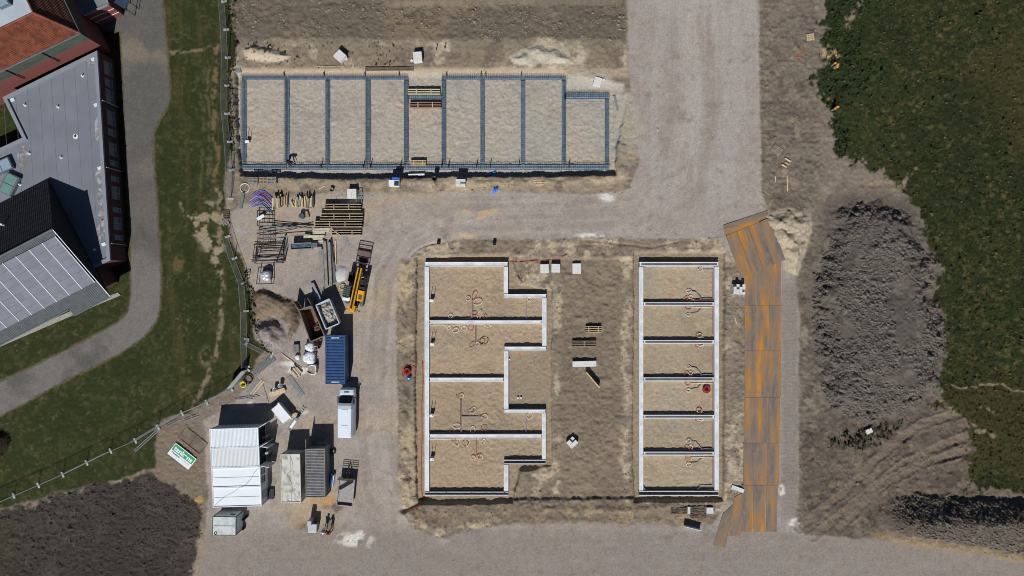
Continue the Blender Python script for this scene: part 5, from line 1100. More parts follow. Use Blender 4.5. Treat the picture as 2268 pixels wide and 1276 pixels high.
form(716.8,451.8,799,464.4,.75,"long open timber form with three rails nearest the white block stack",M_formw,3,(.28,.68))
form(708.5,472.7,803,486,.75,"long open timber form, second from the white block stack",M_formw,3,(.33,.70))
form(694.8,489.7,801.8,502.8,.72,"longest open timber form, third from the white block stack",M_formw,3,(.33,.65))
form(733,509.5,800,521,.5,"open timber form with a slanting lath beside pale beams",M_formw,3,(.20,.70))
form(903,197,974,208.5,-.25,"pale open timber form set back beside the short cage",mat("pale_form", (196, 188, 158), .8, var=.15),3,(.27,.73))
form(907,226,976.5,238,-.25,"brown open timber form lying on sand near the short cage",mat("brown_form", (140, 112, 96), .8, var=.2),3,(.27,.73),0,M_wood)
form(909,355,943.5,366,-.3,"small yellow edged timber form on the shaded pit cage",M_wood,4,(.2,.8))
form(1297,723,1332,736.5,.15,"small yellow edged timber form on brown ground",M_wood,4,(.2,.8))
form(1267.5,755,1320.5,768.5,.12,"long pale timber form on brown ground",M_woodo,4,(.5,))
p = P(742, 513, .6); tag(at(MB().beam((-.6, .45, .05), (.75, -.55, .0), .07, .05), "lath", M_wood, (p.x, p.y, .56)), "thin lath lying slantwise across the short timber form", "lath")
def plank(u0, v0, u1, v1, w_, th, label, m_, lift=0.0, nm="plank", cat="plank", grp=None, z=None):
    a, b = (P(u0, v0, z), P(u1, v1, z)) if z is not None else (G(u0, v0), G(u1, v1)); c = (a+b)/2; d = b-a; L_ = d.length
    zz_ = z if z is not None else max(a.z, b.z, gz(c.x, c.y))+th/2+.01+lift
    o = MB().box(0, 0, 0, L_, w_, th).build(nm, m_); o.location = (c.x, c.y, zz_); o.rotation_euler = (0, 0, math.atan2(d.y, d.x)); return tag(o, label, cat, grp)
plank(1267.5,806,1320,805,.72,.32,"thick pale beam lying flat on brown ground",M_block,0,"concrete_baulk","beam")
plank(1297,823,1326,857,.16,.75,"pale board standing on edge casting a wide shadow",M_wood)
plank(810,154,916,153,.42,.25,"dark weathered plank along the lit pit edge",M_woodd); plank(703,147,757,147,.06,.05,"thin yellow lath on pale ground near the slanted block stack",M_wood)
plank(1360,213,1369,247,.28,.06,"narrow grey plank leaning at the pit corner",M_steel); plank(905,389,941,388,.28,.35,"white beam resting on the shaded pit bank",M_white,0,"concrete_baulk","beam")
for i, (u0, v0, u1, v1, w_) in enumerate(((697,509,732.7,508,.24),(695,513.5,731,512.6,.2),(695,517.5,722,516.5,.2),(675,525,721,524,.34),(694,530,717,529.5,.22),(694,536,718,535,.22))):
    plank(u0, v0, u1, v1, w_, .24, "pale timber beam in the pile beside the timber forms, %s from the longest form" % ORD[i], mat("pale_beam", (186, 180, 158), .85, var=.2), .25, "timber_baulk", "beam", "pale beams")
for i, (u0, v0, u1, v1, w_, m_) in enumerate(((710,547,714.5,644,.42,M_concd),(716,552,719,636,.2,M_concd),(720.5,535,725,633,.36,M_concd),(730,537,734.5,632,.34,M_concd),(737,545,742,627,.3,mat("dark_grey_beam", (96, 98, 102), .8)),(734,528,741,582,.2,M_dark),(743.5,533,744.5,586,.12,M_wood))):
    plank(u0, v0, u1, v1, w_, .35 if i < 4 else .16, ["grey concrete beam, outermost of the row beside the trough","thin grey concrete beam between two wider beams","grey concrete beam beside the long narrow gap","grey concrete beam beside the dark grey strip","dark grey strip beside the white mortar heap","dark steel strip leaning at the end of the beams","thin yellow plank beside the dark steel strip"][i], m_, 0, "concrete_baulk" if i < 5 else "plank", "beam" if i < 5 else "plank", "long beams in a row")
plank(692,628,712,671,.55,.06,"grey steel plank slanting from the beams to the white blue skip",M_steel,.3); plank(623,783,668,816,.16,.08,"long pinkish plank slanting beside the white spill",mat("pink_plank", (196, 168, 150), .8)); plank(640,834,671,876,.6,.05,"wide grey sheet lying on gravel beside the timber offcuts",mat("grey_sheet", (118, 122, 124), .6, var=.15))
plank(599,874,633,863,.62,.06,"broad pale plywood board resting beside white buckets",M_wood,.3); plank(581,850,595,893,.16,.05,"thin grey plank lying towards the cabin shadow",M_woodo)
plank(554,873,580,842,.16,.06,"long pale timber plank beside the scaffold tubes",M_wood); plank(560,874,585,844,.14,.06,"second long pale timber plank beside the scaffold tubes",M_wood)
plank(1717,391,1717,404,.12,.05,"short yellow lath on rough ground beside the road",M_wood); plank(1743,389,1744,424,.12,.06,"long yellow lath on rough ground beside the road",M_wood); plank(1688,421,1705,432,.10,.05,"pale lath at the edge of the road near the sand heap",M_woodo); plank(1627,703,1631,717,.12,.05,"short pale lath between foundation and rusty plates",M_wood)
plank(1620,1078,1646,1087,.5,.12,"pale grey slab beside the splayed rusty plates",M_conc,0,"paver","paver"); plank(764,524,768,534,.5,.03,"bent grey sheet, upper half, beside the timber forms",M_steel); plank(768,534,771,546,.5,.03,"bent grey sheet, lower half, beside the timber forms",M_steel)
for i, (u0, v0, u1, v1) in enumerate(((1182,400,1198,401),(1185,404,1212,405),(1187,408,1204,409),(1188,411,1200,411))): plank(u0, v0, u1, v1, .12, .06, "pale lath in the small bundle on the bank, %s from the pit" % ORD[i], M_wood, 0, "lath", "lath", "laths on the bank")
plank(1126,409,1127,418,.12,.06,"short orange brown lath on the bank beside the blue tarpaulin",mat("orange_wood", (170, 110, 66), .8)); plank(706,419,720,412,.1,.05,"thin pale lath on rough ground below the pit",M_wood)
# pallets
def pallet(u, v, w_, d_, az, label, m_=None, n_=5, z=0.0):
    p = G(u, v); t = thing("pallet", label, "pallet", (p.x, p.y, p.z+z), R(az)); m_ = m_ or M_woodo
    for i in range(n_): MB().box(0, -d_/2+(i+.5)*d_/n_, .13, w_, d_/n_*.6, .03).build("deck_board", m_, t)
    for x in (-.45, 0, .45): MB().box(x*w_, 0, .06, .1, d_, .11).build("bearer", m_, t)
    return t
pallet(1720,333,1.25,1.1,-38,"grey wooden pallet on rough ground beside the road"); pallet(1794,83,.9,.9,10,"broken pale pallet at the meadow edge",M_wood,4)
pallet(1503,1131,2.1,.9,0,"dark wooden pallet with pale end boards beside the bank",M_woodd,4); pallet(1545,1129,2.0,.9,0,"dark wooden pallet joining pale slabs beside the bank",M_woodd,4); pallet(1546,1143,2.0,.55,0,"narrow dark pallet beside the leaning sheet",M_woodd,3)
plank(1525,1122,1525,1137,.32,.2,"pale slab between two dark pallets",M_conc,0,"paver","paver"); plank(1564,1130,1579,1130,.75,.2,"pale slab at the end of the dark pallets",M_conc,0,"paver","paver"); plank(1514,1162,1550,1171,.05,.8,"thin pale sheet standing on edge beside the pallets",M_white,0,"sheet","sheet")
for i, (u, v) in enumerate(((563,403),(584,402),(604,402))):
    pallet(u, v, 1.15, 1.1, 0, ["grey honeycomb crate base on the bank nearest the fence","wooden slatted pallet between two grey crates","grey crate base on the bank beside the coloured tubes"][i], M_woodo if i == 1 else M_concd, 6, .25 if i != 1 else 0)
# ---------------------------------------------------------------- loose material in the yard
cols = [(120,96,170),(86,120,200),(150,70,90),(120,96,170),(96,84,160),(176,150,190),(86,120,200),(120,96,170),(150,70,90),(80,150,110),(110,150,220),(140,110,180),(60,110,190),(196,150,130)]
for i in range(14):
    f = i/13; pts = []
    for k in range(9):
        s = k/8; u = 556+4*math.sin(i)+s*(52-10*f)+4*f; v = (435+f*26)-(15-7*f)*math.sin(math.pi*min(1, s*1.02))**1.0 + s*s*(18-4*f) - 6*(1-f)*s; pts.append(G(u, v, .06+.02*(i % 3)))
    tag(MB().tube(pts, .045, 5).build("conduit_tube", mat("conduit_%d" % i, cols[i], .5, var=.05), None, pts[0], True), "bent plastic conduit tube, %s of the coloured bundle from the bank" % ORD[i], "tube", "coloured conduit tubes")
def bundle(u, v, n_, L_, az, label, cl, zt=.35, nm="timber_bundle"):
    p = G(u, v); t = thing(nm, label, "timber bundle", (p.x, p.y, p.z), R(az)); rn_ = random.Random(int(u))
    for i in range(n_):
        m_ = mat("offcut_%d" % (i % len(cl)), cl[i % len(cl)], .85, var=.2); MB().box(-.45+.9*i/max(1, n_-1), rn_.uniform(-.2, .2), zt/2+rn_.uniform(0, .12), .12, L_*rn_.uniform(.6, 1), zt, rn_.uniform(-.1, .1)).build("plank", m_, t)
cw = [(206,186,150),(176,158,128),(150,138,120),(150,152,156)]
bundle(616,449,7,1.6,4,"upright bundle of pale planks beside the coloured conduit tubes",cw,.8); bundle(630,446,4,1.5,-5,"orange brown bundle of boards beside the pale planks",[(176,122,76),(196,160,110)],.5); bundle(666,450,6,1.4,6,"bundle of mixed laths on gravel behind the round drum",cw,.6); bundle(687,449,6,1.7,-2,"bundle of pale planks with a grey sheet near the timber forms",cw,.8); bundle(657,823,9,1.5,40,"heap of broken timber offcuts beside the pink plank",cw,.25); bundle(656,450,4,.9,30,"small tilted bundle of reddish offcuts",[(170,120,96),(206,186,150)],.3)
p = G(671, 479); t = thing("drum", "dark grey round drum on gravel beside the timber forms", "drum", (p.x, p.y, p.z)); MB().lathe((0, 0, 0), [(.33, 0), (.36, .05), (.34, .3), (.36, .33), (.34, .6), (.36, .64), (.3, .66), (0, .62)], 18).build("shell", mat("drum_paint", (70, 76, 90), .5), t, smooth=True); MB().cyl((.15, .1), .05, .6, .68, 8).build("bung", M_steel, t)
plank(679,469,683,482,.4,.3,"short weathered timber block beside the round drum",M_woodo,0,"timber_block","timber")
# steel racks
def rack(u0, v0, u1, v1, hgt, label, nx_, ny_, m_=None):
    a = P(u0, v1, hgt); b = P(u1, v0, hgt); c = (a+b)/2; L_, W_ = b.x-a.x, b.y-a.y; t = thing("steel_rack", label, "steel rack", (c.x, c.y, gz(c.x, c.y)-.02)); m_ = m_ or M_dark
    for x in (-1, 1): MB().box(x*L_/2, 0, hgt, .08, W_, .08).build("rail", m_, t)
    for i in range(ny_): MB().box(0, -W_/2+W_*i/(ny_-1), hgt+.002, L_-.08, .06, .06).build("crossbar", m_, t)
    for i in range(nx_): MB().box(-L_/2+L_*(i+1)/(nx_+1), 0, hgt-.07, .05, W_, .05).build("stringer", m_, t)
    for x in (-1, 1):
        for y in (-1, 1): MB().box(x*L_/2, y*W_/2, hgt/2, .07, .07, hgt).build("leg", m_, t)
    return t
rack(570,466,604,500,.5,"square steel lattice rack holding sheets beside the conduit tubes",2,5); rack(571,509,606,547,.5,"rusty steel lattice rack between the long tubes and open frames",2,5,mat("rusty_rack", (110, 92, 80), .8))
plank(573,487,588,478,.4,.05,"white sheet lying on the square steel rack",M_white,.5); b_ = None
for i, (u0, v0, u1, v1) in enumerate(((563,542,624,545),(566,548,630,552),(558,575,618,578),(560,580,628,573),(572,560,623,558))): plank(u0, v0, u1, v1, .06, .06, "black steel bar of the loose frames on gravel, %s counting from the racks" % ORD[i], M_dark, .3+.06*i, "steel_bar", "bar", "black steel bars")
def frame(pts, z, label):
    q_ = [P(u, v, z) for u, v in pts]; c = sum(q_, Vector())/len(q_); c.z = gz(c.x, c.y); t = thing("tubular_stand", label, "steel frame", c)
    for i in range(len(q_)): MB().tube([q_[i]-c, q_[(i+1) % len(q_)]-c], .05, 6).build("bar", M_dark, t)
    for p_ in q_: MB().tube([p_-c, Vector((p_.x-c.x, p_.y-c.y, 0))], .045, 6).build("leg", M_dark, t)
frame([(564,540),(626,537),(622,575),(560,578)], .7, "black tubular steel frame with tall legs, largest of the loose frames"); frame([(568,546),(631,544),(626,582),(564,583)], .35, "black tubular steel frame nested inside the largest frame"); frame([(573,552),(622,548),(620,568),(568,572)], .9, "small black tubular steel frame on the nested frames"); frame([(636,550),(630,578),(612,580),(632,520)], .3, "thin black steel frame leaning at the edge of the loose frames"); frame([(573,592),(600,590),(601,628),(568,629)], .8, "thin wire cage frame round the silver bag")
p = P(587, 611, .9); t = thing("bulk_bag", "silver wrapped bulk bag inside the thin wire cage", "bulk bag", (p.x, p.y, 0)); M_silv = mat("silver_wrap", (206, 210, 216), .25, .4, var=.15, scale=4)
def bag(t, w_, hgt, m_, open_=False):
    b_ = MB(); n_ = 16; prof = [(.86, 0), (1.04, .15), (1.05, .5), (1.0, .8), (.88, .97), (.5, 1.04), (0, 1.03)] if not open_ else [(.86, 0), (1.04, .15), (1.05, .5), (1.0, .85), (.97, 1.0), (.86, 1.0), (.8, .8), (0, .76)]
    vs_ = []
    for r_, z_ in prof:
        for k in range(n_):
            a_ = 2*math.pi*k/n_; q = 1+.10*math.sin(3*a_+r_*5)+.05*math.sin(7*a_+z_*9); vs_.append((w_*r_*q*math.cos(a_)*(1+.12*abs(math.sin(2*a_))), w_*r_*q*math.sin(a_)*(1+.12*abs(math.sin(2*a_))), hgt*z_*(1+.04*math.sin(5*a_))))
    fs = [(i*n_+k, i*n_+(k+1) % n_, (i+1)*n_+(k+1) % n_, (i+1)*n_+k) for i in range(len(prof)-1) for k in range(n_)]; b_.add(vs_, fs).build("sack", m_, t, smooth=True)
    for k in range(4): a_ = math.pi/4+k*math.pi/2; MB().tube([(w_*.8*math.cos(a_), w_*.8*math.sin(a_), hgt*.9), (w_*.9*math.cos(a_+.25), w_*.9*math.sin(a_+.25), hgt*1.12), (w_*.8*math.cos(a_+.5), w_*.8*math.sin(a_+.5), hgt*.9)], .025, 5).build("strap", m_, t)
bag(t, .62, .95, M_silv)
M_bag = mat("white_woven_bag", (208, 212, 220), .7, var=.22, scale=4, bump=.05)
for (u, v, w_, op, l_) in ((685,769,.56,0,"crumpled white bulk bag nearest the brown skip"),(684,793,.76,0,"large white bulk bag between two smaller bags"),(690,819,.62,1,"open white bulk bag filled with sand beside the blue container")):
    p = P(u, v, .8); t = thing("bulk_bag", l_, "bulk bag", (p.x, p.y, gz(p.x, p.y)-.02)); bag(t, w_, .85, M_bag, bool(op))
    if op: MB().cyl((0, 0), w_*.8, .66, .70, 16).build("sand_fill", M_woodo, t)
p = G(660, 791); t = thing("small_sack", "small white sack beside the grey brick pack", "sack", (p.x, p.y, p.z)); bag(t, .3, .4, M_bag)
block_stack(655,772,.8,1.0,.45,3,"small dark grey brick pack beside the bulk bags",2,5,mt=mat("grey_brick", (120, 122, 118), .9, var=.2))
for (u, v, m_, l_) in ((708,767,M_red,"red bucket standing beside the blue container"),(703,770,M_conc,"grey mortar bucket beside the red bucket"),(624,853,M_white,"white bucket beside the plywood board"),(612,862,M_white,"white bucket lying low under the plywood board"),(736,421,M_concd,"grey bucket near the white block stack")):
    p = G(u, v); hh_ = .75 if m_ is not M_concd else .4; t = thing("bucket", l_, "bucket", (p.x, p.y, p.z-.01)); MB().lathe((0, 0, 0), [(.2, 0), (.26, hh_), (.28, hh_), (.24, hh_-.03), (.19, .1), (0, .1)], 16).build("shell", m_, t, smooth=True); MB().tube([(-.27, 0, hh_), (-.2, .1, hh_+.12), (0, .14, hh_+.16), (.2, .1, hh_+.12), (.27, 0, hh_)], .012, 5).build("handle", M_dark, t)
# white chest, ladder
p = P(622, 916, 1.1); t = thing("storage_chest", "white storage chest with raised back edge between cabin shadow and ladder", "chest", (p.x, p.y, gz(p.x, p.y)-.02), R(-50)); MB().box(0, 0, .55, 2.25, 1.15, 1.1).build("body", M_white, t); MB().box(0, -.03, 1.12, 2.3, 1.15, .05).build("lid", M_white, t); MB().box(.05, .60, 1.0, 2.65, .14, .34).build("back_edge", M_white, t); MB().box(-1.14, -.3, .8, .06, .4, .4).build("sticker", mat("purple_print", (110, 90, 150), .6), t)
a, b = G(639,955), G(675,901); c = (a+b)/2; t = thing("ladder", "aluminium ladder lying on gravel beside the white chest", "ladder", (c.x, c.y, c.z+.05), math.atan2((b-a).y, (b-a).x)); L_ = (b-a).xy.length
for y in (-.2, .2): MB().box(0, y, .05, L_, .07, .08).build("rail", M_steel, t)
for i in range(12): MB().box(-L_/2+.15+i*(L_-.3)/11, 0, .05, .05, .36, .04).build("rung", M_steel, t)
p = G(660, 925); t = thing("air_compressor", "small teal machine lying across the ladder", "machine", (p.x, p.y, p.z+.12), R(55)); MB().box(0, 0, .2, .7, .3, .36).build("tank", mat("teal_paint", (90, 140, 160), .5), t); MB().box(.2, 0, .45, .25, .24, .2).build("motor", M_dark, t); MB().box(-1.0, 0, .08, 1.1, .3, .06).build("tray", M_white, t)
p = G(655, 918); t = thing("cement_sack", "torn tan paper sack on gravel beside the white chest", "sack", (p.x, p.y, p.z)); bag(t, .32, .3, mat("tan_paper", (196, 176, 140), .8))
# tubes, coils
for i in range(8):
    pa, pb = G(561+i*1.6, 818+i*1.5, .06+.05*(i % 2)), G(603+i*1.2, 785+i*1.8, .06+.05*(i % 2)); tag(MB().tube([pa, pb], .035, 6).build("scaffold_tube", M_steel, None, pa), "galvanised scaffold tube beside the fence corner, %s in the bundle" % ORD[i], "tube", "scaffold tube bundle")
for i in range(6):
    pa, pb = G(545+i*2.0, 869+i*1.2, .06), G(570+i*1.4, 838+i*1.4, .06); tag(MB().tube([pa, pb], .03, 6).build("scaffold_tube", M_steel, None, pa), "short galvanised tube beside the yellow coil, %s in the bundle" % ORD[i], "tube", "short tube bundle")
for i, (u0, v0, u1, v1) in enumerate(((521,884,572,874),(527,885,575,877),(540,880,568,870),(530,878,560,884))): pa, pb = G(u0, v0, .06), G(u1, v1, .06); tag(MB().tube([pa, pb], .03, 6).build("scaffold_tube", M_mesh, None, pa), "thin green grey rod on gravel near the cabin shadow, %s in the heap" % ORD[i], "rod", "thin rods")
for (u0, v0, u1, v1, m_, l_) in ((586,502,694,507,M_steel,"long pale steel tube resting on the square rack"),(605,498,694,505,M_dark,"long dark steel tube resting on the square rack"),(572,513,659,502,M_steel,"bright steel tube crossing between the two racks"),(572,518,660,504,M_dark,"dark steel tube crossing between the two racks"),(606,518,694,499,M_dark,"dark slanting tube running to the longest timber form"),(588,529,690,519,M_steel,"bright steel tube running to the pale beams")):
    pa, pb = G(u0, v0, .55), G(u1, v1, .45); t_ = MB().tube([pa, pb], .05, 6).build("steel_tube", m_, None, pa); tag(t_, l_, "tube")
def coil(u, v, r_, m_, label, n_=4):
    p = G(u, v); t = MB()
    for k in range(n_): loop(t, (rnd.uniform(-.05, .05), rnd.uniform(-.05, .05)), r_*rnd.uniform(.85, 1.1), rnd.uniform(0, 6), rnd.uniform(.85, 1), .04+.05*k, 18, rnd.uniform(0, 3), 1.0)
    tag(at(t, "cable_coil", m_, p, True), label, "coil")
coil(541, 851, .36, mat("yellow_hose", (206, 196, 60), .5), "yellow hose coil beside the short tube bundle", 6); coil(551, 840, .6, M_dark, "black cable coil between fence and yellow coil", 4); coil(759, 636, .42, mat("yellow_hose", (206, 196, 60), .5), "loose yellow hose beside the telehandler", 2); coil(543, 416, .62, M_conc, "pale hose ring lying on the bank beside the fence", 2)
# galvanised trough, mortar heap, box by pit, barrels
p = P(667, 545, 1.0); t = thing("metal_trough", "long galvanised trough with wet floor beside the pale beams", "trough", (p.x, p.y, gz(p.x, p.y)-.02), R(3)); MB().box(0, 0, .82, 2.55, .7, .05).build("floor", mat("wet_metal", (120, 136, 150), .3, .4, rgb2=(60, 70, 82), scale=2), t)
for y in (-1, 1): MB().box(0, y*.37, .78, 2.62, .05, .5).build("side", M_steel, t)
for x in (-1, 1): MB().box(x*1.3, 0, .78, .05, .7, .5).build("end", M_steel, t)
for x in (-1, 1):
    for y in (-1, 1): MB().box(x*1.2, y*.3, .27, .1, .1, .54).build("leg", M_dark, t)
p = P(697, 543, .8); t = thing("metal_trough", "short galvanised trough beside the long one", "trough", (p.x, p.y, gz(p.x, p.y)-.02)); MB().box(0, 0, .4, .6, .55, .8).build("body", M_steel, t); MB().box(0, 0, .82, .66, .6, .04).build("rim", M_zinc, t)
def mound(u, v, ru, rv, hgt, m_, label, nm, seed=1):
    p = G(u, v); b_ = MB(); n_ = 28; rr = 8; vs_ = [(0, 0, hgt)]; rn_ = random.Random(seed); ph = [rn_.uniform(0, 6) for _ in range(4)]
    for j in range(1, rr+1):
        f = j/rr
        for k in range(n_):
            a_ = 2*math.pi*k/n_; q = 1+.12*math.sin(2*a_+ph[0])+.07*math.sin(5*a_+ph[1])*f; vs_.append((ru*f*q*math.cos(a_), rv*f*q*math.sin(a_), hgt*(1-f*f)+.04*math.sin(7*f*3+3*a_+ph[2])*(1-f)-.04*(j == rr)))
    fs = [(0, 1+k, 1+(k+1) % n_) for k in range(n_)]+[(1+(j-1)*n_+k, 1+j*n_+k, 1+j*n_+(k+1) % n_, 1+(j-1)*n_+(k+1) % n_) for j in range(1, rr) for k in range(n_)]
    return tag(at(b_.add(vs_, fs), nm, m_, p, True), label, "heap")
mound(755, 607, .78, 1.2, .35, mat("white_mortar", (182, 184, 184), .9, var=.12, scale=3, bump=.03), "white mortar heap between beams and telehandler", "mortar_heap")
p = P(873, 406, .8); t = thing("site_box", "white and black tool box on the pit bank beside a blue sheet", "box", (p.x, p.y, gz(p.x, p.y)-.02), R(-3)); MB().box(0, 0, .4, 1.3, .75, .8).build("body", M_white, t); MB().box(.32, -.02, .815, .58, .6, .03).build("black_lid", mat("dark_lid", (52, 60, 70), .3), t); MB().box(.2, .58, .5, .95, .3, .7).build("blue_cover", M_blue, t); MB().box(-.66, .1, .5, .06, .5, .5).build("side_panel", M_conc, t)
p = G(963, 397); t = thing("barrel", "dark teal open barrel on the pit bank", "barrel", (p.x, p.y, p.z)); MB().lathe((0, 0, 0), [(.26, 0), (.3, .1), (.28, .4), (.3, .7), (.26, .7), (.25, .3), (0, .28)], 16).build("shell", mat("teal_barrel", (44, 64, 76), .4), t, smooth=True); MB().lathe((0, 0, .66), [(.3, 0), (.32, .03), (.3, .06), (.28, .03), (.3, 0)], 16).build("rim", M_dark, t)
def tarp(u, v, sx, sy, az, label, hgt=.5):
    p = G(u, v); b_ = MB(); n_ = 12; vs_ = []
    for i in range(n_+1):
        for j in range(n_+1): x, y = i/n_-.5, j/n_-.5; vs_.append((sx*x*(1-.4*abs(y)), sy*y+.25*sx*math.sin(3*x), .02+hgt*max(0, 1-(2.1*y)**2)*(.6+.4*math.sin(9*x+5*y))))
    return tag(at(b_.add(vs_, [(i*(n_+1)+j, (i+1)*(n_+1)+j, (i+1)*(n_+1)+j+1, i*(n_+1)+j+1) for i in range(n_) for j in range(n_)]), "tarpaulin", mat("blue_tarpaulin", (58, 112, 214), .5, var=.15), p, True), label, "tarpaulin")
o = tarp(1098, 420, .5, 1.0, 0, "bright blue crumpled tarpaulin beside a hole on the bank"); o.rotation_euler = (0, 0, R(-25)); o = tarp(1092, 384, .9, .35, 0, "flat blue tarpaulin scrap inside the shaded pit edge", .2)
p = G(530, 157); t = thing("marker_box", "small grey box with red end at the pit corner beside the fence", "box", (p.x, p.y, p.z)); MB().box(0, 0, .2, .6, .5, .4).build("body", M_steel, t); MB().box(-.36, .05, .2, .12, .35, .3).build("red_end", M_red, t)
for (u, v, l_) in ((1095,540,"small black square box on the pale bank above the foundations"),(972,538,"small black marker post at the bend of the gravel road"),(967,110,"thin post with blue tip on pale ground above the pit"),(986,107,"thin dark post on pale ground above the pit")):
    p = G(u, v); t = thing("marker_post", l_, "post", (p.x, p.y, p.z)); MB().box(0, 0, .25, .10 if "thin" in l_ else .4, .10 if "thin" in l_ else .4, .5 if "thin" not in l_ else .8).build("post", M_black, t); MB().box(0, 0, .56 if "thin" not in l_ else .68, .14, .14, .08).build("cap", M_blue if "blue" in l_ else M_dark, t)
for (u, v, l_) in ((1843,152,"tall orange topped marker stake cluster at the meadow edge beside pale sand"),(1846,242,"short orange topped marker stake cluster at the meadow edge")):
    p = G(u, v); t = thing("marker_stakes", l_, "stakes", (p.x, p.y, p.z)); rn_ = random.Random(int(v))
    for i in range(5 if v < 200 else 3):
        x, y, hh_ = rn_.uniform(-.25, .25), rn_.uniform(-.35, .35), rn_.uniform(.9, 1.25); s_ = MB().cyl((x, y), .09, -.1, hh_, 8).build("stake", M_woodo, t); MB().cyl((x, y), .14, hh_, hh_+.12, 10, .08).build("cap", mat("orange_cap", (214, 146, 70), .6), s_)
block_stack(1925,955,.8,.6,.35,25,"pale broken block pack half buried in green weeds",2,2)
p = G(1128, 796); tag(at(MB().cyl((0, 0), .12, 0, .25, 10, .1), "pipe_stub", M_white, p), "white pipe stub in the sand bay between the foundation wings", "pipe stub")
p = G(1150, 881); t = thing("pipe_stub", "pair of white pipe stubs in the sand bay", "pipe stub", p); MB().cyl((-.18, 0), .11, 0, .22, 10).build("stub", M_white, t); MB().cyl((.22, 0), .11, 0, .22, 10).build("stub", M_white, t)
p = G(502, 482); pallet(502, 476, .8, 1.2, 5, "dark pallet lying at the gap in the fence", M_woodd, 5); pallet(500, 492, .8, .8, 20, "second dark pallet at the fence gap beside a cable", M_concd, 5)
plank(541,428,534,462,.35,.2,"bundle of grey green steel sections beside the pale hose ring",mat("grey_green_steel", (104, 116, 112), .6, var=.2),0,"steel_section","steel")
p = P(795, 440, .3); rack(789, 423, 801, 449, .45, "narrow wire rack beside the white block stack", 2, 4, M_steel)
bundle(1741, 362, 3, .9, 60, "rusty brown scrap wood on rough ground beside the road", [(130,84,54),(96,70,52)], .2)
# ---------------------------------------------------------------- clods and stones on the heaps, weeds at the meadow edge
def scatter(name, label, n_, pick, size, m_, flat=.7, seed=1, leaf=False):
    rn_ = np.random.default_rng(seed); pts = pick(rn_, n_)
    base = np.array([(1, 0, 0), (-1, 0, 0), (0, 1, 0), (0, -1, 0), (0, 0, 1), (0, 0, -.6)]) if not leaf else np.array([(-.5, 0, 0), (.5, 0, 0), (.35, .2, 1), (-.35, .2, 1)])
    fcs = np.array([(0, 2, 4), (2, 1, 4), (1, 3, 4), (3, 0, 4), (2, 0, 5), (1, 2, 5), (3, 1, 5), (0, 3, 5)]) if not leaf else None
    V_ = []; F_ = []; k = 0
    for (x, y) in pts:
        s = size*float(rn_.lognormal(0, .45)); a_ = rn_.uniform(0, 6.28); j = base*(1+rn_.uniform(-.3, .3, base.shape))*s; j[:, 2] *= flat
        c_, s_ = math.cos(a_), math.sin(a_); q = j.copy(); q[:, 0] = j[:, 0]*c_-j[:, 1]*s_; q[:, 1] = j[:, 0]*s_+j[:, 1]*c_
        z = gz(x, y); V_.append(q+np.array([x, y, z+s*flat*.15])); nb = len(base)
        F_ += [tuple(f+k) for f in fcs] if not leaf else [(k, k+1, k+2, k+3)]; k += nb
    b_ = MB(); b_.v = [tuple(p) for p in np.concatenate(V_)]; b_.f = [tuple(int(i) for i in f) for f in F_]; o = b_.build(name, m_); o["kind"] = "stuff"; o["label"] = label; return o
def from_mask(m):
    ix = np.argwhere(m)
    def f(r_, n_):
        k = ix[r_.integers(0, len(ix), n_)]; return np.stack([xs[k[:, 0]]+r_.uniform(-.06, .06, n_), ys[k[:, 1]]+r_.uniform(-.06, .06, n_)], 1)
    return f
inv = (abs(X) < 68) & (abs(Y) < 39)
scatter("soil_clods", "grey brown clods covering the big soil heap", 9000, from_mask((mH > .4) & inv & (hmod > .12)), .12, mat("soil_clod", (98, 91, 85), .95, var=.3, scale=3), .6, 5)
scatter("soil_clods", "brown clods on the long bank by the meadow", 3000, from_mask((mN > .4) & inv), .10, mat("soil_clod", (100, 92, 86), .95), .8, 6)
scatter("dirt_clods", "small clods of dirt along pit banks and rough strips", 5000, from_mask(((strip > .6) | ((m_inner > .6) & (sand < .1) & (mid < .3)) | (verge > .6) | (lowr > .6)) & inv & (n_b > .5)), .06, mat("dirt_clod", (124, 112, 96), .95, var=.25, scale=3), .45, 7)
scatter("field_clods", "dark clods on the ploughed field", 5000, from_mask((m_plough > .8) & inv), .08, mat("field_clod", (74, 68, 62), .95), .7, 8)
scatter("field_clods", "clods on the bare field beyond the pit", 2600, from_mask((topd > .6) & inv & (n_b > .48)), .08, mat("dirt_clod", (116, 104, 90), .95), .7, 9)
scatter("gravel_stones", "loose stones on the gravel roads", 4000, from_mask((m_yard > .9) & inv), .035, mat("gravel_stone", (158, 148, 142), .9, var=.3), .6, 10)
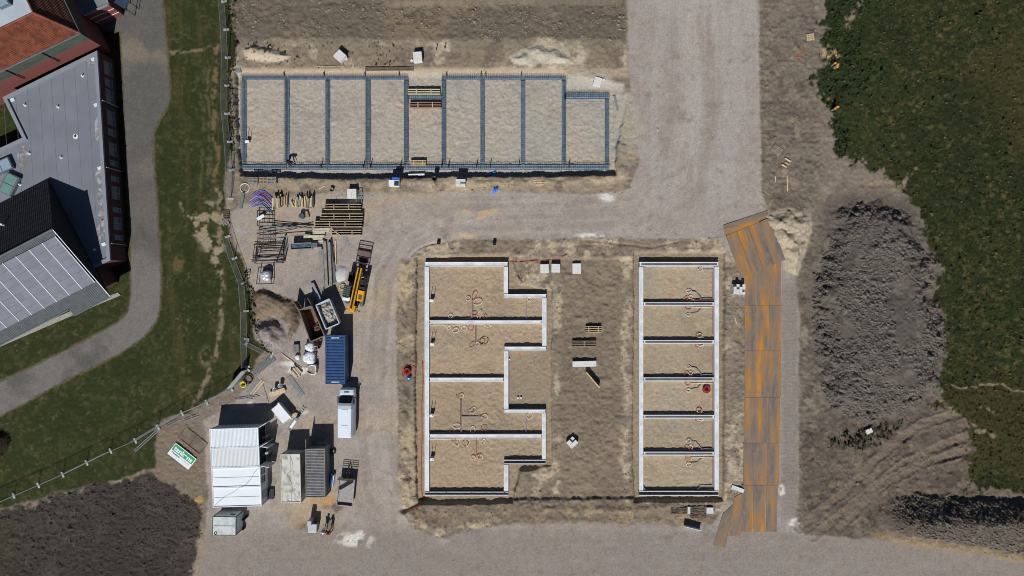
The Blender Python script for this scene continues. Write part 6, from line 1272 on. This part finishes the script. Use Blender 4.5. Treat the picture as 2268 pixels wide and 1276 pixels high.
scatter("weed_tufts", "green weed tufts at the meadow edge and on the soil", 3000, from_mask(((lush*m_mead*n_b > .32) | ((green2 > 0) & (n_b > .45))) & inv), .13, mat("weed_leaf", (48, 62, 30), .8, var=.3, scale=2), 1.0, 12, True)
scatter("grass_tufts", "pale dry grass tufts through the meadow", 15000, from_mask((m_mead > .7) & inv & (X > 40)), .10, mat("meadow_blade", (74, 74, 44), .8, rgb2=(104, 94, 62), scale=2), .9, 13, True)
scatter("weed_tufts", "small green weeds on the pale ground above the pit", 260, from_mask((band > .6) & inv & (n_c > .58) & (U < 900)), .12, mat("weed_leaf", (52, 70, 32), .8), 1.0, 14, True)
scatter("hedge_weeds", "dark green weeds along the fence beside the pit and yard", 1500, from_mask((ldist([(512,0),(515,110),(510,200),(510,330)], WU, WV) < 7) & inv | ((ldist([(545,600),(560,690),(585,760),(600,780)], WU, WV) < 8) & inv)), .12, mat("weed_leaf", (52, 70, 32), .8), .7, 15, True)

# reddish shrub at the lawn's edge
p = G(-4, 986); sh = thing("shrub", "dark reddish round shrub on the lawn", "shrub", p); rn_ = random.Random(4); b_ = MB()
for i in range(1500):
    a_, c_ = rn_.uniform(0, 6.283), rn_.uniform(-.1, 1); r_ = math.sqrt(max(0, 1-c_*c_))*rn_.uniform(.55, 1.05)*1.5*(1+.15*math.sin(3*a_)); x, y, z = r_*math.cos(a_), r_*math.sin(a_), .15+c_*1.3*rn_.uniform(.7, 1)
    s_ = rn_.uniform(.06, .14); d1_ = Vector((rn_.uniform(-1, 1), rn_.uniform(-1, 1), rn_.uniform(-.4, .4))).normalized()*s_; d2_ = Vector((-d1_.y, d1_.x, rn_.uniform(-.5, .5)*s_)); q = Vector((x, y, z)); b_.add([q-d1_, q+d2_*.5, q+d1_, q-d2_*.5], [(0, 1, 2, 3)])
b_.build("crown", mat("reddish_leaf", (64, 48, 42), .8, rgb2=(46, 50, 30), scale=2), sh)
for i in range(4): MB().tube([(0, 0, -.05), (.25*math.cos(i*1.6), .25*math.sin(i*1.6), .5), (.6*math.cos(i*1.6), .6*math.sin(i*1.6), 1.0)], [.07, .05, .02], 6).build("stem", M_woodd, sh)
